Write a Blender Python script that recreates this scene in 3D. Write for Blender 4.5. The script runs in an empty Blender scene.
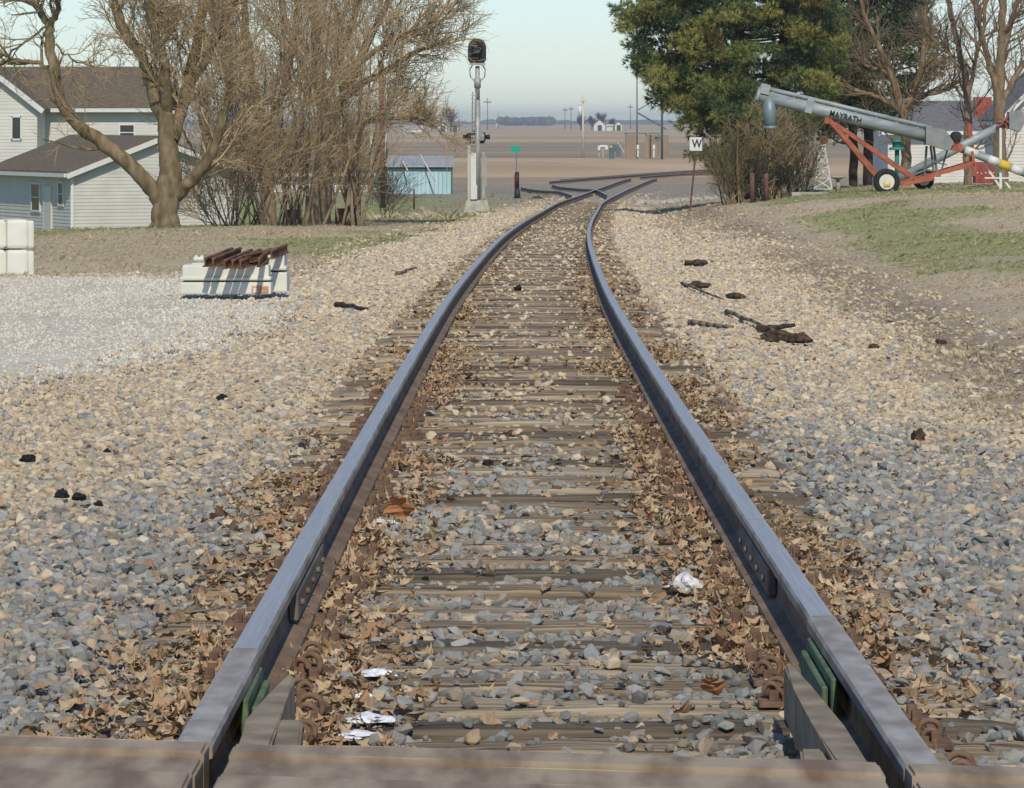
import bpy, bmesh, math, random
import numpy as np
from mathutils import Vector, Matrix, noise as mnoise
random.seed(7); rng = np.random.default_rng(7)
R = math.radians
F, CX, HZ, CZ = 4200.0, 512.0, 122.0, 1.207      # focal length in pixels, picture centre, horizon row, eye height
sc = bpy.context.scene
COL = sc.collection

# ------------------------------------------------------------------ terrain functions
def zrail(Y):
    Y = np.asarray(Y, float)
    a = -0.0107*np.minimum(Y, 165)
    t = np.clip(Y-165, 0, 50)
    return a-0.0107*(t-t*t/100)
_t = np.arange(-60, 460, 1.0)
_c = np.interp(_t, [-60,8.5,20,40,63,77,95,115,143,171,200,237,300,400], [.083,.08,.085,.156,.42,.64,1.04,1.575,2.3,3.3,4.65,7.05,12.5,23])
_k = np.exp(-np.arange(-18,19)**2/(2*6.0**2)); _k /= _k.sum()
_cs = np.convolve(np.pad(_c, 18, mode='edge'), _k, mode='valid')
def xc(Y): return np.interp(Y, _t, _cs)
US = [-60,-25,-15,-9,-6,-4,-2.6,-1.9,-1.2,1.2,1.9,2.6,4,6,9,15,25,60]
YS = [0, 30, 60, 100, 110, 140, 170, 200, 262]
OT = [[-.5,-.5,-.45,-.42,-.4,-.38,-.33,-.26,-.215,-.215,-.26,-.32,-.33,-.3,-.2,0,0,0],
      [-.5,-.5,-.42,-.38,-.36,-.34,-.32,-.25,-.215,-.215,-.25,-.3,-.28,-.05,.1,.2,.2,.2],
      [-.5,-.5,-.3,-.28,-.29,-.3,-.31,-.25,-.215,-.215,-.25,-.32,-.28,.0,.28,.4,.4,.3],
      [-.8,-.7,-.34,-.24,-.24,-.3,-.3,-.25,-.215,-.215,-.25,-.3,.12,.4,.58,.62,.6,.5],
      [-1.0,-.9,-.55,-.32,-.28,-.3,-.3,-.25,-.215,-.215,-.25,-.3,.14,.42,.62,.66,.65,.6],
      [-1.1,-1.0,-1.0,-.85,-.55,-.36,-.3,-.25,-.215,-.215,-.25,-.27,-.05,.2,.55,.66,.65,.6],
      [-.8,-.8,-.75,-.6,-.4,-.3,-.28,-.25,-.215,-.215,-.25,-.25,-.15,.0,.3,.6,.6,.5],
      [-.2,-.2,-.2,-.2,-.2,-.2,-.2,-.2,-.215,-.215,-.2,-.2,-.2,-.1,.1,.4,.4,.3],
      [-.2]*18]
OT = np.array(OT)
def off(u, Y):
    u = np.asarray(u, float); Y = np.asarray(Y, float)
    u, Y = np.broadcast_arrays(u, Y)
    Yc = np.clip(Y, 0, 261.99); uc = np.clip(u, -59.9, 59.9)
    i = np.searchsorted(YS, Yc, 'right')-1; j = np.searchsorted(US, uc, 'right')-1
    ys = np.array(YS, float); us = np.array(US, float)
    a = (Yc-ys[i])/(ys[i+1]-ys[i]); b = (uc-us[j])/(us[j+1]-us[j])
    a = a*a*(3-2*a)
    return (OT[i,j]*(1-a)+OT[i+1,j]*a)*(1-b)+(OT[i,j+1]*(1-a)+OT[i+1,j+1]*a)*b
# cheap smooth value noise on arrays
_G = rng.random((256, 256))
def vn(x, y, s=1.0):
    x = np.asarray(x, float)/s+311.7; y = np.asarray(y, float)/s+57.3
    xi = np.floor(x).astype(int); yi = np.floor(y).astype(int); fx = x-xi; fy = y-yi
    fx = fx*fx*(3-2*fx); fy = fy*fy*(3-2*fy)
    g = lambda a, b: _G[a % 256, b % 256]
    return (g(xi,yi)*(1-fx)+g(xi+1,yi)*fx)*(1-fy)+(g(xi,yi+1)*(1-fx)+g(xi+1,yi+1)*fx)*fy
def fbm(x, y, s=1.0, o=3):
    r = 0; a = .5; t = 0
    for k in range(o): r = r+a*vn(x, y, s/2**k); t += a; a *= .5
    return r/t
def gz(X, Y):
    X = np.asarray(X, float); Y = np.asarray(Y, float)
    u = X-xc(Y)
    z = zrail(Y)+off(u, Y)
    bump = (fbm(X, Y*.5, 2.2)-.5)*np.clip((np.abs(u)-1.8)/1.5, 0, 1)*.11*np.clip((262-Y)/60, 0, 1)
    return z+bump
def G(X, Y): return float(gz(X, Y))
def P(px, py, Y): return Vector(((px-CX)*Y/F, Y, CZ-(py-HZ)*Y/F))
def PG(px, Y, dz=0): 
    X = (px-CX)*Y/F
    return Vector((X, Y, G(X, Y)+dz))
def RP(px, py, dz=0.0):      # a point of the near rail plane (z = -.0107 Y) from its row
    Y = F*CZ/(py-167.0)
    return Vector(((px-CX)*Y/F, Y, -.0107*Y+dz))

# ------------------------------------------------------------------ tagging and mesh helpers
def tag(o, label=None, cat=None, group=None, kind=None):
    if label: o['label'] = label
    if cat: o['category'] = cat
    if group: o['group'] = group
    if kind: o['kind'] = kind
    return o
def empty(name, loc, label, cat, group=None, rz=0):
    o = bpy.data.objects.new(name, None); COL.objects.link(o); o.location = loc; o.rotation_euler = (0, 0, rz)
    o.empty_display_size = .1
    return tag(o, label, cat, group)
def link(name, me, mat=None, parent=None):
    o = bpy.data.objects.new(name, me); COL.objects.link(o)
    if mat is not None:
        for m in (mat if isinstance(mat, (list, tuple)) else [mat]): me.materials.append(m)
    if parent: 
        o.parent = parent
    return o
def np_mesh(name, V, faces, smooth=False):
    """faces: int array (n,3) or (n,4) or list of arrays"""
    V = np.asarray(V, np.float32)
    if not isinstance(faces, list): faces = [faces]
    faces = [np.asarray(f, np.int32) for f in faces if len(f)]
    me = bpy.data.meshes.new(name)
    me.vertices.add(len(V)); me.vertices.foreach_set('co', V.ravel())
    nl = sum(f.size for f in faces); npo = sum(len(f) for f in faces)
    me.loops.add(nl); me.loops.foreach_set('vertex_index', np.concatenate([f.ravel() for f in faces]))
    me.polygons.add(npo)
    tot = np.concatenate([np.full(len(f), f.shape[1], np.int32) for f in faces])
    st = np.concatenate([[0], np.cumsum(tot)[:-1]]).astype(np.int32)
    me.polygons.foreach_set('loop_start', st); me.polygons.foreach_set('loop_total', tot)
    if smooth: me.polygons.foreach_set('use_smooth', np.ones(npo, bool))
    me.update(calc_edges=True); me.validate()
    return me
class MB:
    """collects boxes, prisms and tubes in world or local space, then links them as one mesh"""
    def __init__(s): s.bm = bmesh.new()
    def box(s, c, size, rz=0, rx=0, ry=0, bev=0, mi=0):
        M = Matrix.Translation(c) @ Matrix.Rotation(rz,4,'Z') @ Matrix.Rotation(ry,4,'Y') @ Matrix.Rotation(rx,4,'X') @ Matrix.Diagonal((*size,1))
        g = bmesh.ops.create_cube(s.bm, size=1, matrix=M)
        fs = {f for v in g['verts'] for f in v.link_faces}
        for f in fs: f.material_index = mi
        if bev:
            es = {e for v in g['verts'] for e in v.link_edges}
            r = bmesh.ops.bevel(s.bm, geom=list(es), offset=bev, segments=2, affect='EDGES', profile=.6)
            for f in r['faces']: f.material_index = mi
        return s
    def bar(s, a, b, w, h=None, bev=0, mi=0):
        a = Vector(a); b = Vector(b); d = b-a; h = h or w
        q = d.to_track_quat('Y', 'Z')
        M = Matrix.Translation((a+b)/2) @ q.to_matrix().to_4x4() @ Matrix.Diagonal((w, d.length, h, 1))
        g = bmesh.ops.create_cube(s.bm, size=1, matrix=M)
        for f in {f for v in g['verts'] for f in v.link_faces}: f.material_index = mi
        if bev:
            bmesh.ops.bevel(s.bm, geom=list({e for v in g['verts'] for e in v.link_edges}), offset=bev, segments=1, affect='EDGES')
        return s
    def tube(s, a, b, r1, r2=None, n=12, mi=0, cap=True):
        a = Vector(a); b = Vector(b); d = b-a; r2 = r1 if r2 is None else r2
        q = d.to_track_quat('Z', 'Y')
        M = Matrix.Translation((a+b)/2) @ q.to_matrix().to_4x4()
        g = bmesh.ops.create_cone(s.bm, cap_ends=cap, segments=n, radius1=max(r1,1e-4), radius2=max(r2,1e-4), depth=d.length, matrix=M)
        for f in {f for v in g['verts'] for f in v.link_faces}:
            f.material_index = mi; f.smooth = len(f.verts) == 4
        return s
    def path(s, pts, r, n=8, mi=0):
        for a, b in zip(pts[:-1], pts[1:]): s.tube(a, b, r, r, n, mi)
        return s
    def ball(s, c, r, mi=0, sub=2, sc=(1,1,1)):
        g = bmesh.ops.create_icosphere(s.bm, subdivisions=sub, radius=1, matrix=Matrix.Translation(c) @ Matrix.Diagonal((r*sc[0], r*sc[1], r*sc[2], 1)))
        for f in {f for v in g['verts'] for f in v.link_faces}: f.material_index = mi; f.smooth = True
        return s
    def prism(s, pts, z0, z1, mi=0, bev=0):
        """pts: plan outline [(x,y)] ; z0/z1 bottom, top (numbers or functions of x,y)"""
        f0 = z0 if callable(z0) else (lambda x, y: z0); f1 = z1 if callable(z1) else (lambda x, y: z1)
        lo = [s.bm.verts.new((x, y, f0(x, y))) for x, y in pts]; hi = [s.bm.verts.new((x, y, f1(x, y))) for x, y in pts]
        n = len(pts); fs = [s.bm.faces.new(hi), s.bm.faces.new(lo[::-1])]
        for i in range(n): fs.append(s.bm.faces.new((lo[i], lo[(i+1) % n], hi[(i+1) % n], hi[i])))
        for f in fs: f.material_index = mi
        if bev:
            es = [e for e in fs[0].edges]
            bmesh.ops.bevel(s.bm, geom=es, offset=bev, segments=2, affect='EDGES')
        return s
    def slab(s, pts, d, mi=0):
        """a closed solid from a 3D outline pushed along vector d"""
        d = Vector(d); a = [s.bm.verts.new(p) for p in pts]; b = [s.bm.verts.new(Vector(p)+d) for p in pts]; n = len(pts)
        fs = [s.bm.faces.new(a), s.bm.faces.new(b[::-1])]
        for i in range(n): fs.append(s.bm.faces.new((a[(i+1) % n], a[i], b[i], b[(i+1) % n])))
        for f in fs: f.material_index = mi
        return s
    def torus(s, c, R_, r, axis='Y', a0=0, a1=2*math.pi, n=16, m=8, mi=0):
        rings = []
        full = abs(a1-a0-2*math.pi) < 1e-3
        for i in range(n if full else n+1):
            t = a0+(a1-a0)*i/n; ring = []
            for j in range(m):
                p = 2*math.pi*j/m; rr = R_+r*math.cos(p); h = r*math.sin(p)
                v = (rr*math.cos(t), h, rr*math.sin(t)) if axis == 'Y' else ((h, rr*math.cos(t), rr*math.sin(t)) if axis == 'X' else (rr*math.cos(t), rr*math.sin(t), h))
                ring.append(s.bm.verts.new(Vector(c)+Vector(v)))
            rings.append(ring)
        k = len(rings)
        for i in range(k if full else k-1):
            A, B = rings[i], rings[(i+1) % k]
            for j in range(m):
                f = s.bm.faces.new((A[j], A[(j+1) % m], B[(j+1) % m], B[j])); f.smooth = True; f.material_index = mi
        return s
    def build(s, name, mat=None, parent=None):
        bmesh.ops.recalc_face_normals(s.bm, faces=s.bm.faces)
        me = bpy.data.meshes.new(name); s.bm.to_mesh(me); s.bm.free()
        o = link(name, me, mat)
        if parent:
            o.parent = parent
            pl = Vector(parent.location)
            if parent.parent: pl = pl + Vector(parent.parent.location)
            o.matrix_parent_inverse = Matrix.Identity(4)
            # geometry was written in world space: shift it into the parent's frame
            M = Matrix.Rotation(-parent.rotation_euler.z, 4, 'Z') @ Matrix.Translation(-pl)
            if getattr(parent, 'data', None) is None: me.transform(M)
        return o
def pt(name, mb, mat, parent): return mb.build(name, mat, parent)

# ------------------------------------------------------------------ materials
def mat(name, col, rough=.8, metal=0, var=.15, scale=4, col2=None, bump=0, bscale=None, stretch=(1,1,1), detail=5, contrast=(.35,.65), spec=.3, rnd=None, attr=None, trans=0):
    m = bpy.data.materials.new(name); m.use_nodes = True; nt = m.node_tree; N = nt.nodes; L = nt.links
    b = N['Principled BSDF']; b.inputs['Roughness'].default_value = rough; b.inputs['Metallic'].default_value = metal
    b.inputs['Specular IOR Level'].default_value = spec
    tc = N.new('ShaderNodeTexCoord'); mp = N.new('ShaderNodeMapping'); mp.inputs['Scale'].default_value = stretch
    L.new(tc.outputs['Object'], mp.inputs['Vector'])
    nz = N.new('ShaderNodeTexNoise'); nz.inputs['Scale'].default_value = scale; nz.inputs['Detail'].default_value = detail
    L.new(mp.outputs[0], nz.inputs['Vector'])
    cr = N.new('ShaderNodeValToRGB'); cr.color_ramp.elements[0].position = contrast[0]; cr.color_ramp.elements[1].position = contrast[1]
    if col2 is None: 
        c1 = [c*(1-var) for c in col]; c2 = [min(1, c*(1+var)) for c in col]
    else: c1, c2 = col, col2
    cr.color_ramp.elements[0].color = (*c1, 1); cr.color_ramp.elements[1].color = (*c2, 1)
    L.new(nz.outputs['Fac'], cr.inputs[0]); out = cr.outputs[0]
    if attr:
        at = N.new('ShaderNodeAttribute'); at.attribute_name = attr
        mx = N.new('ShaderNodeMix'); mx.data_type = 'RGBA'; mx.blend_type = 'MULTIPLY'; mx.inputs[0].default_value = 1
        L.new(out, mx.inputs[6]); L.new(at.outputs['Color'], mx.inputs[7]); out = mx.outputs[2]
    if rnd:      # per-instance colours
        oi = N.new('ShaderNodeObjectInfo'); r2 = N.new('ShaderNodeValToRGB'); r2.color_ramp.interpolation = 'LINEAR'
        els = r2.color_ramp.elements
        els[0].position = 0; els[0].color = (*rnd[0], 1); els[1].position = 1; els[1].color = (*rnd[-1], 1)
        for i, c in enumerate(rnd[1:-1]):
            e = els.new((i+1)/(len(rnd)-1)); e.color = (*c, 1)
        L.new(oi.outputs['Random'], r2.inputs[0])
        mx = N.new('ShaderNodeMix'); mx.data_type = 'RGBA'; mx.blend_type = 'MULTIPLY'; mx.inputs[0].default_value = 1
        L.new(out, mx.inputs[6]); L.new(r2.outputs[0], mx.inputs[7]); out = mx.outputs[2]
    L.new(out, b.inputs['Base Color'])
    if bump:
        bn = N.new('ShaderNodeTexNoise'); bn.inputs['Scale'].default_value = bscale or scale*3; bn.inputs['Detail'].default_value = 6
        L.new(mp.outputs[0], bn.inputs['Vector'])
        bp = N.new('ShaderNodeBump'); bp.inputs['Strength'].default_value = 1; bp.inputs['Distance'].default_value = bump
        L.new(bn.outputs['Fac'], bp.inputs['Height']); L.new(bp.outputs[0], b.inputs['Normal'])
    return m
M = {}
M['ground'] = mat('ground_soil', (.75,.75,.75), .95, col2=(1.25,1.25,1.25), scale=9, detail=8, bump=.03, bscale=14, attr='Col', contrast=(.3,.7))
M['stubble'] = mat('corn_stubble', (.37,.26,.15), .95, col2=(.50,.365,.225), scale=.05, stretch=(1,.35,1), detail=9, contrast=(.35,.65))
M['plowed'] = mat('plowed_soil', (.23,.18,.12), .95, col2=(.32,.25,.165), scale=.02, stretch=(.4,1,1), detail=8)
M['tanfield'] = mat('tan_field', (.33,.245,.15), .95, col2=(.48,.36,.22), scale=.006, stretch=(.4,1,1), detail=8)
M['lane'] = mat('pale_gravel_lane', (.42,.4,.36), .95, scale=.5)
M['ash'] = mat('grey_road_chip', (.2,.19,.175), .95, scale=2)
M['rock_gray'] = mat('grey_limestone', (.8,.8,.8), .9, col2=(1.1,1.1,1.08), scale=25, rnd=[(.18,.18,.17),(.27,.275,.265),(.34,.345,.33),(.42,.415,.39),(.30,.305,.295),(.36,.30,.24),(.42,.34,.25)], bump=.003, bscale=60)
M['rock_tan'] = mat('tan_limestone', (.85,.85,.85), .9, col2=(1.1,1.1,1.08), scale=25, rnd=[(.30,.28,.25),(.53,.42,.28),(.63,.51,.35),(.42,.31,.19),(.64,.54,.40),(.52,.39,.25),(.34,.32,.28),(.68,.58,.43),(.56,.46,.32)], bump=.003, bscale=60)
M['rock_lot'] = mat('pale_gravel', (.85,.85,.85), .95, col2=(1.1,1.1,1.1), scale=30, rnd=[(.37,.345,.29),(.52,.48,.405),(.61,.565,.475),(.65,.60,.50),(.48,.44,.37)])
M['leaf'] = mat('dry_leaf', (.8,.8,.8), .75, col2=(1.15,1.1,1.05), scale=30, rnd=[(.37,.27,.165),(.45,.35,.22),(.27,.18,.105),(.50,.40,.27),(.19,.125,.075),(.36,.21,.115),(.32,.235,.15)])
M['leaf_orange'] = mat('orange_leaf', (.42,.17,.07), .7, col2=(.52,.25,.12), scale=30)
M['straw'] = mat('dry_grass_blade', (.85,.85,.85), .9, col2=(1.1,1.1,1.1), scale=3, rnd=[(.44,.37,.24),(.54,.46,.31),(.38,.31,.20),(.49,.41,.28)])
M['green'] = mat('green_grass_blade', (.85,.85,.85), .9, col2=(1.1,1.1,1.1), scale=3, rnd=[(.18,.20,.07),(.24,.25,.095),(.31,.29,.14)])
def rail_top():
    m = bpy.data.materials.new('polished_rail_head'); m.use_nodes = True; nt = m.node_tree; N = nt.nodes; L = nt.links
    b = N['Principled BSDF']; b.inputs['Metallic'].default_value = .5
    tc = N.new('ShaderNodeTexCoord'); mp = N.new('ShaderNodeMapping'); mp.inputs['Scale'].default_value = (70, .9, 70)
    L.new(tc.outputs['Object'], mp.inputs[0]); nz = N.new('ShaderNodeTexNoise'); nz.inputs['Scale'].default_value = 1.6; nz.inputs['Detail'].default_value = 9; nz.inputs['Roughness'].default_value = .65
    L.new(mp.outputs[0], nz.inputs['Vector'])
    cr = N.new('ShaderNodeValToRGB'); cr.color_ramp.elements[0].position = .3; cr.color_ramp.elements[1].position = .72
    cr.color_ramp.elements[0].color = (.36,.345,.32,1); cr.color_ramp.elements[1].color = (.54,.52,.485,1)
    L.new(nz.outputs['Fac'], cr.inputs[0]); L.new(cr.outputs[0], b.inputs['Base Color'])
    rr = N.new('ShaderNodeMapRange'); rr.inputs['To Min'].default_value = .34; rr.inputs['To Max'].default_value = .6
    L.new(nz.outputs['Fac'], rr.inputs[0]); L.new(rr.outputs[0], b.inputs['Roughness'])
    return m
M['railtop'] = rail_top()
M['rust'] = mat('rusty_rail_side', (.13,.085,.055), .85, col2=(.24,.165,.11), scale=12, stretch=(1,.3,1), bump=.002, bscale=60)
M['rustplate'] = mat('rusty_plate', (.10,.06,.04), .85, col2=(.2,.125,.08), scale=25, bump=.002, bscale=80)
M['rustbar'] = mat('orange_rust', (.07,.035,.022), .9, col2=(.22,.11,.06), scale=9, bump=.004)
M['webbar'] = mat('grey_joint_bar', (.12,.09,.065), .75, metal=.1, col2=(.21,.175,.14), scale=10, stretch=(1,.3,1))
M['casting'] = mat('worn_manganese_steel', (.17,.11,.065), .72, metal=0, col2=(.34,.27,.185), scale=9, stretch=(1,.22,1), detail=9, contrast=(.36,.60), bump=.003, bscale=12, spec=.5)
M['guard'] = mat('dull_guard_steel', (.17,.125,.075), .7, metal=.05, col2=(.30,.245,.165), scale=7, detail=7, bump=.0015, bscale=50)
M['armtop'] = mat('grey_casting_arm', (.25,.215,.17), .6, metal=.2, col2=(.41,.385,.34), scale=7, stretch=(2,.8,1), detail=6, spec=.5)
M['insul'] = mat('green_insulator', (.06,.10,.05), .8, col2=(.14,.19,.11), scale=18)
M['tie'] = mat('weathered_tie', (.07,.05,.032), .9, col2=(.32,.245,.16), scale=3.5, stretch=(.35,9,9), detail=9, contrast=(.36,.62), bump=.012, bscale=5)
M['tie_grey'] = mat('pale_weathered_tie', (.16,.125,.085), .9, col2=(.43,.35,.245), scale=3.5, stretch=(.35,9,9), detail=9, contrast=(.36,.62), bump=.012, bscale=5)
M['tie_dark'] = mat('dark_tie', (.045,.035,.026), .9, col2=(.16,.125,.085), scale=3.5, stretch=(.35,9,9), detail=9, contrast=(.36,.62), bump=.012, bscale=5)
M['snow'] = mat('old_snow', (.72,.75,.8), .6, var=.08, scale=20, bump=.01)
M['burnt'] = mat('burnt_wood', (.025,.018,.012), .95, col2=(.10,.065,.04), scale=18, bump=.01)
M['coal'] = mat('black_lump', (.008,.008,.009), .7, var=.3, scale=20)
M['stick'] = mat('weathered_stick', (.13,.10,.075), .95, col2=(.24,.19,.14), scale=12)
M['plastic'] = mat('cream_block', (.56,.56,.49), .75, col2=(.66,.655,.58), scale=3, detail=6)
M['concrete'] = mat('pale_concrete', (.29,.275,.22), .9, col2=(.40,.385,.32), scale=5, bump=.004)
M['alu'] = mat('galvanised_metal', (.29,.30,.29), .6, metal=.3, col2=(.38,.39,.38), scale=4)
M['white'] = mat('white_paint', (.60,.60,.58), .6, var=.05, scale=5)
M['black'] = mat('black_paint', (.018,.022,.024), .5, var=.3, scale=6)
M['lens'] = mat('dark_lens', (.03,.06,.055), .15, var=.2, scale=6, spec=.6)
M['greensign'] = mat('green_target', (.0,.33,.20), .5, var=.08, scale=6)
M['redpaint'] = mat('faded_red', (.27,.065,.045), .6, var=.2, scale=6)
M['orange'] = mat('red_orange_frame', (.24,.075,.045), .7, col2=(.40,.12,.065), scale=5)
M['auger'] = mat('grey_auger_tube', (.22,.25,.255), .55, metal=.15, col2=(.35,.385,.39), scale=3.5, detail=9, stretch=(.5,1,2))
M['augerdark'] = mat('grey_hopper_panel', (.22,.235,.235), .6, metal=.2, var=.12, scale=4)
M['spout'] = mat('blue_grey_spout', (.19,.25,.28), .45, metal=.2, var=.1, scale=4)
M['rubber'] = mat('black_tyre', (.02,.02,.02), .85, var=.2, scale=10)
M['cream'] = mat('cream_rim', (.6,.58,.5), .6, var=.06, scale=8)
M['yellow'] = mat('yellow_paint', (.6,.42,.05), .6, var=.1, scale=8)
M['teal'] = mat('teal_siding', (.33,.49,.52), .7, col2=(.42,.58,.61), scale=2.0, stretch=(2,2,.4))
M['tealdark'] = mat('dark_teal_trim', (.05,.13,.13), .7, var=.1, scale=5)
M['tealpost'] = mat('teal_post_paint', (.03,.20,.16), .6, var=.1, scale=5)
M['shedroof'] = mat('grey_metal_roof', (.33,.34,.35), .6, var=.1, scale=2, stretch=(3,.3,1))
M['siding'] = mat('white_lap_siding', (.54,.53,.49), .75, var=.06, scale=1.2)
M['siding2'] = mat('grey_lap_siding', (.50,.49,.455), .75, var=.07, scale=1.2)
M['shingle'] = mat('brown_shingles', (.10,.08,.055), .95, col2=(.165,.13,.09), scale=7, stretch=(1,1,3), detail=7)
M['shinglegray'] = mat('grey_shingles', (.15,.145,.15), .95, var=.2, scale=6, detail=7)
M['trim'] = mat('white_trim', (.58,.58,.56), .6, var=.04, scale=4)
M['glass'] = mat('dark_window', (.02,.025,.03), .12, var=.2, scale=2, spec=.7)
M['brick'] = mat('red_brick', (.22,.045,.035), .9, col2=(.30,.075,.06), scale=9)
M['bark'] = mat('grey_brown_bark', (.13,.09,.055), .95, col2=(.25,.185,.12), scale=9, stretch=(1,1,.25), detail=8, bump=.02)
M['barkmoss'] = mat('mossy_bark', (.10,.08,.035), .95, col2=(.23,.175,.11), scale=6, stretch=(1,1,.3), detail=8, bump=.02)
M['stem'] = mat('brown_stems', (.13,.095,.06), .95, col2=(.27,.205,.135), scale=5, stretch=(1,1,.3), detail=7)
M['twig'] = mat('brown_twigs', (.31,.225,.12), .95, col2=(.46,.35,.205), scale=1.2)
M['twigred'] = mat('reddish_twigs', (.19,.135,.095), .95, col2=(.29,.21,.15), scale=1.0)
M['twiggreen'] = mat('olive_twigs', (.15,.125,.06), .95, col2=(.23,.19,.10), scale=1.0)
M['pinebark'] = mat('dark_pine_bark', (.04,.03,.024), .95, var=.3, scale=8)
M['pine'] = mat('pine_needles', (.8,.8,.8), .75, col2=(1.2,1.2,1.2), scale=1.5, attr='Col')
M['polewood'] = mat('weathered_pole', (.20,.175,.15), .9, var=.15, scale=4, stretch=(1,1,.2))
M['polepale'] = mat('pale_pole', (.50,.47,.42), .9, var=.1, scale=4, stretch=(1,1,.2))
M['polerust'] = mat('rusty_post', (.12,.065,.045), .9, var=.25, scale=8)
M['barrel'] = mat('rusty_drum', (.10,.045,.035), .9, col2=(.16,.075,.055), scale=5)
M['polesteel'] = mat('dark_steel', (.13,.15,.165), .6, var=.15, scale=4)
M['farwood'] = mat('far_tree_mass', (.045,.045,.045), .95, col2=(.10,.09,.085), scale=.12)
M['brownpanel'] = mat('brown_screen', (.27,.205,.145), .9, var=.1, scale=.6)
M['transformer'] = mat('blue_grey_equipment', (.10,.145,.16), .6, var=.15, scale=1)
M['bag'] = mat('clear_plastic', (.6,.6,.6), .25, var=.15, scale=30, spec=.6)

# ------------------------------------------------------------------ ground sheet
def albedo(X, Y):
    u = X-xc(Y); n1 = fbm(X, Y*.35, 1.4, 4)-.5; n2 = fbm(X+50, Y*.3+9, 3.5, 3)-.5; n3 = fbm(X+90, Y*.2, 6.0, 3)-.5
    S = lambda a, b, x: np.clip((x-a)/(b-a), 0, 1)**2*(3-2*np.clip((x-a)/(b-a), 0, 1))
    c = lambda *v: np.array(v)[None, :]
    gray, tan, lot = c(.20,.20,.185), c(.42,.34,.24), c(.56,.515,.42)
    dry, grn, dirt, brn = c(.42,.345,.225), c(.24,.26,.09), c(.17,.14,.11), c(.14,.10,.07)
    mix = lambda a, b, t: a*(1-t[:, None])+b*t[:, None]
    thr = np.interp(u, [-3,-2,0,2,3.5], [17,20,24,22,17])
    A = mix(np.repeat(gray, len(X), 0), np.repeat(tan, len(X), 0), S(-3, 4, Y-thr+n1*8))
    # between the rails: leaf dirt
    A = mix(A, np.repeat(c(.16,.125,.09), len(X), 0), S(1.35, 1.1, np.abs(u))*.85*S(140, 60, Y))
    le = np.interp(Y, [20,28.6,34,41,50,58,92,150,200], [-5,-3.4,-2.6,-2.15,-2.6,-3.2,-3.0,-2.9,-2.6])
    wl = S(.35, -.15, u-le+n1*.7)*S(62, 56.5, Y+n1*5)*S(18, 24, Y)
    A = mix(A, np.repeat(lot, len(X), 0), wl)
    band = np.exp(-((u-le+n1*.6)/.28)**2)*S(24, 29, Y)*S(50, 42, Y)
    A = mix(A, np.repeat(brn, len(X), 0), np.clip(band*1.0, 0, 1))
    gl = S(.5, -.5, u-le+n1*1.6)*S(56.5, 60, Y+n1*5)
    grassl = mix(np.repeat(dry, len(X), 0), np.repeat(grn, len(X), 0), np.clip(S(.0, .22, n2+.12)*S(66, 80, Y)*.75+S(105, 125, Y)*.9, 0, 1))
    A = mix(A, grassl, gl)
    re = np.interp(Y, [5,27,44,76,107,140,262], [3.0,2.9,3.3,3.4,2.9,2.5,2.5])
    gr = S(-.5, .6, u-re+n1*1.6)
    grassr = mix(np.repeat(c(.44,.355,.245), len(X), 0), np.repeat(grn, len(X), 0), np.clip(S(.02, .14, n2+.10)*S(4.6, 5.6, u)*S(38, 48, Y)*S(150,110,Y), 0, 1)*.85)
    grassr = mix(grassr, np.repeat(brn, len(X), 0), np.exp(-((u-re-.55)/.6)**2)*.62*S(-.25, .15, n2+.2))
    A = mix(A, grassr, gr)
    # bare dirt around the far turnout, and tan stubble towards the field
    A = mix(A, np.repeat(c(.30,.245,.18), len(X), 0), S(125, 150, Y)*S(9, 5, np.abs(u))*(.55+.3*S(-.1,.2,n1)))
    A = mix(A, np.repeat(c(.24,.215,.18), len(X), 0), S(180, 196, Y+n1*8)*S(30, 10, np.abs(u))*.8)
    A = mix(A, np.repeat(c(.32,.24,.16), len(X), 0), S(226, 240, Y+n1*8))
    return A*(1+.25*n3[:, None]+.3*n1[:, None])
def build_ground():
    ys = np.concatenate([np.arange(-40, 3, 2.0), np.arange(3, 30, .14), np.arange(30, 80, .35), np.arange(80, 262, 1.0), [262.0]])
    us = np.concatenate([-np.geomspace(800, 14, 26), np.arange(-13.5, -5, .35), np.arange(-5, 5, .1), np.arange(5, 13.5, .35), np.geomspace(14, 800, 26)])
    U, Y = np.meshgrid(us, ys); X = U+xc(Y)
    Z = gz(X, Y); n, m = U.shape
    V = np.stack([X.ravel(), Y.ravel(), Z.ravel()], 1)
    idx = np.arange(n*m).reshape(n, m)
    Fc = np.stack([idx[:-1,:-1], idx[:-1,1:], idx[1:,1:], idx[1:,:-1]], -1).reshape(-1, 4)
    me = np_mesh('ground', V, Fc, True)
    A = np.clip(albedo(V[:,0], V[:,1]), .02, .8)
    ca = me.color_attributes.new('Col', 'FLOAT_COLOR', 'POINT')
    ca.data.foreach_set('color', np.concatenate([A, np.ones((len(A), 1))], 1).astype(np.float32).ravel())
    tag(link('ground', me, M['ground']), kind='structure')
build_ground()
def sheet(name, x0, x1, y0, y1, z, m, nx=40, ny=12, wob=0):
    xs = np.linspace(x0, x1, nx); V = []; 
    for j in range(ny):
        t = j/(ny-1); yy = y0+(y1-y0)*t
        w = np.zeros(nx)
        if wob and j in (0, ny-1): w = (np.array([mnoise.noise(Vector((x*.01, yy*.01, 0))) for x in xs]))*wob
        V.append(np.stack([xs, yy+w, np.full(nx, z)], 1))
    V = np.concatenate(V); idx = np.arange(nx*ny).reshape(ny, nx)
    Fc = np.stack([idx[:-1,:-1], idx[:-1,1:], idx[1:,1:], idx[1:,:-1]], -1).reshape(-1, 4)
    return tag(link(name, np_mesh(name, V, Fc), m), kind='structure')
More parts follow.
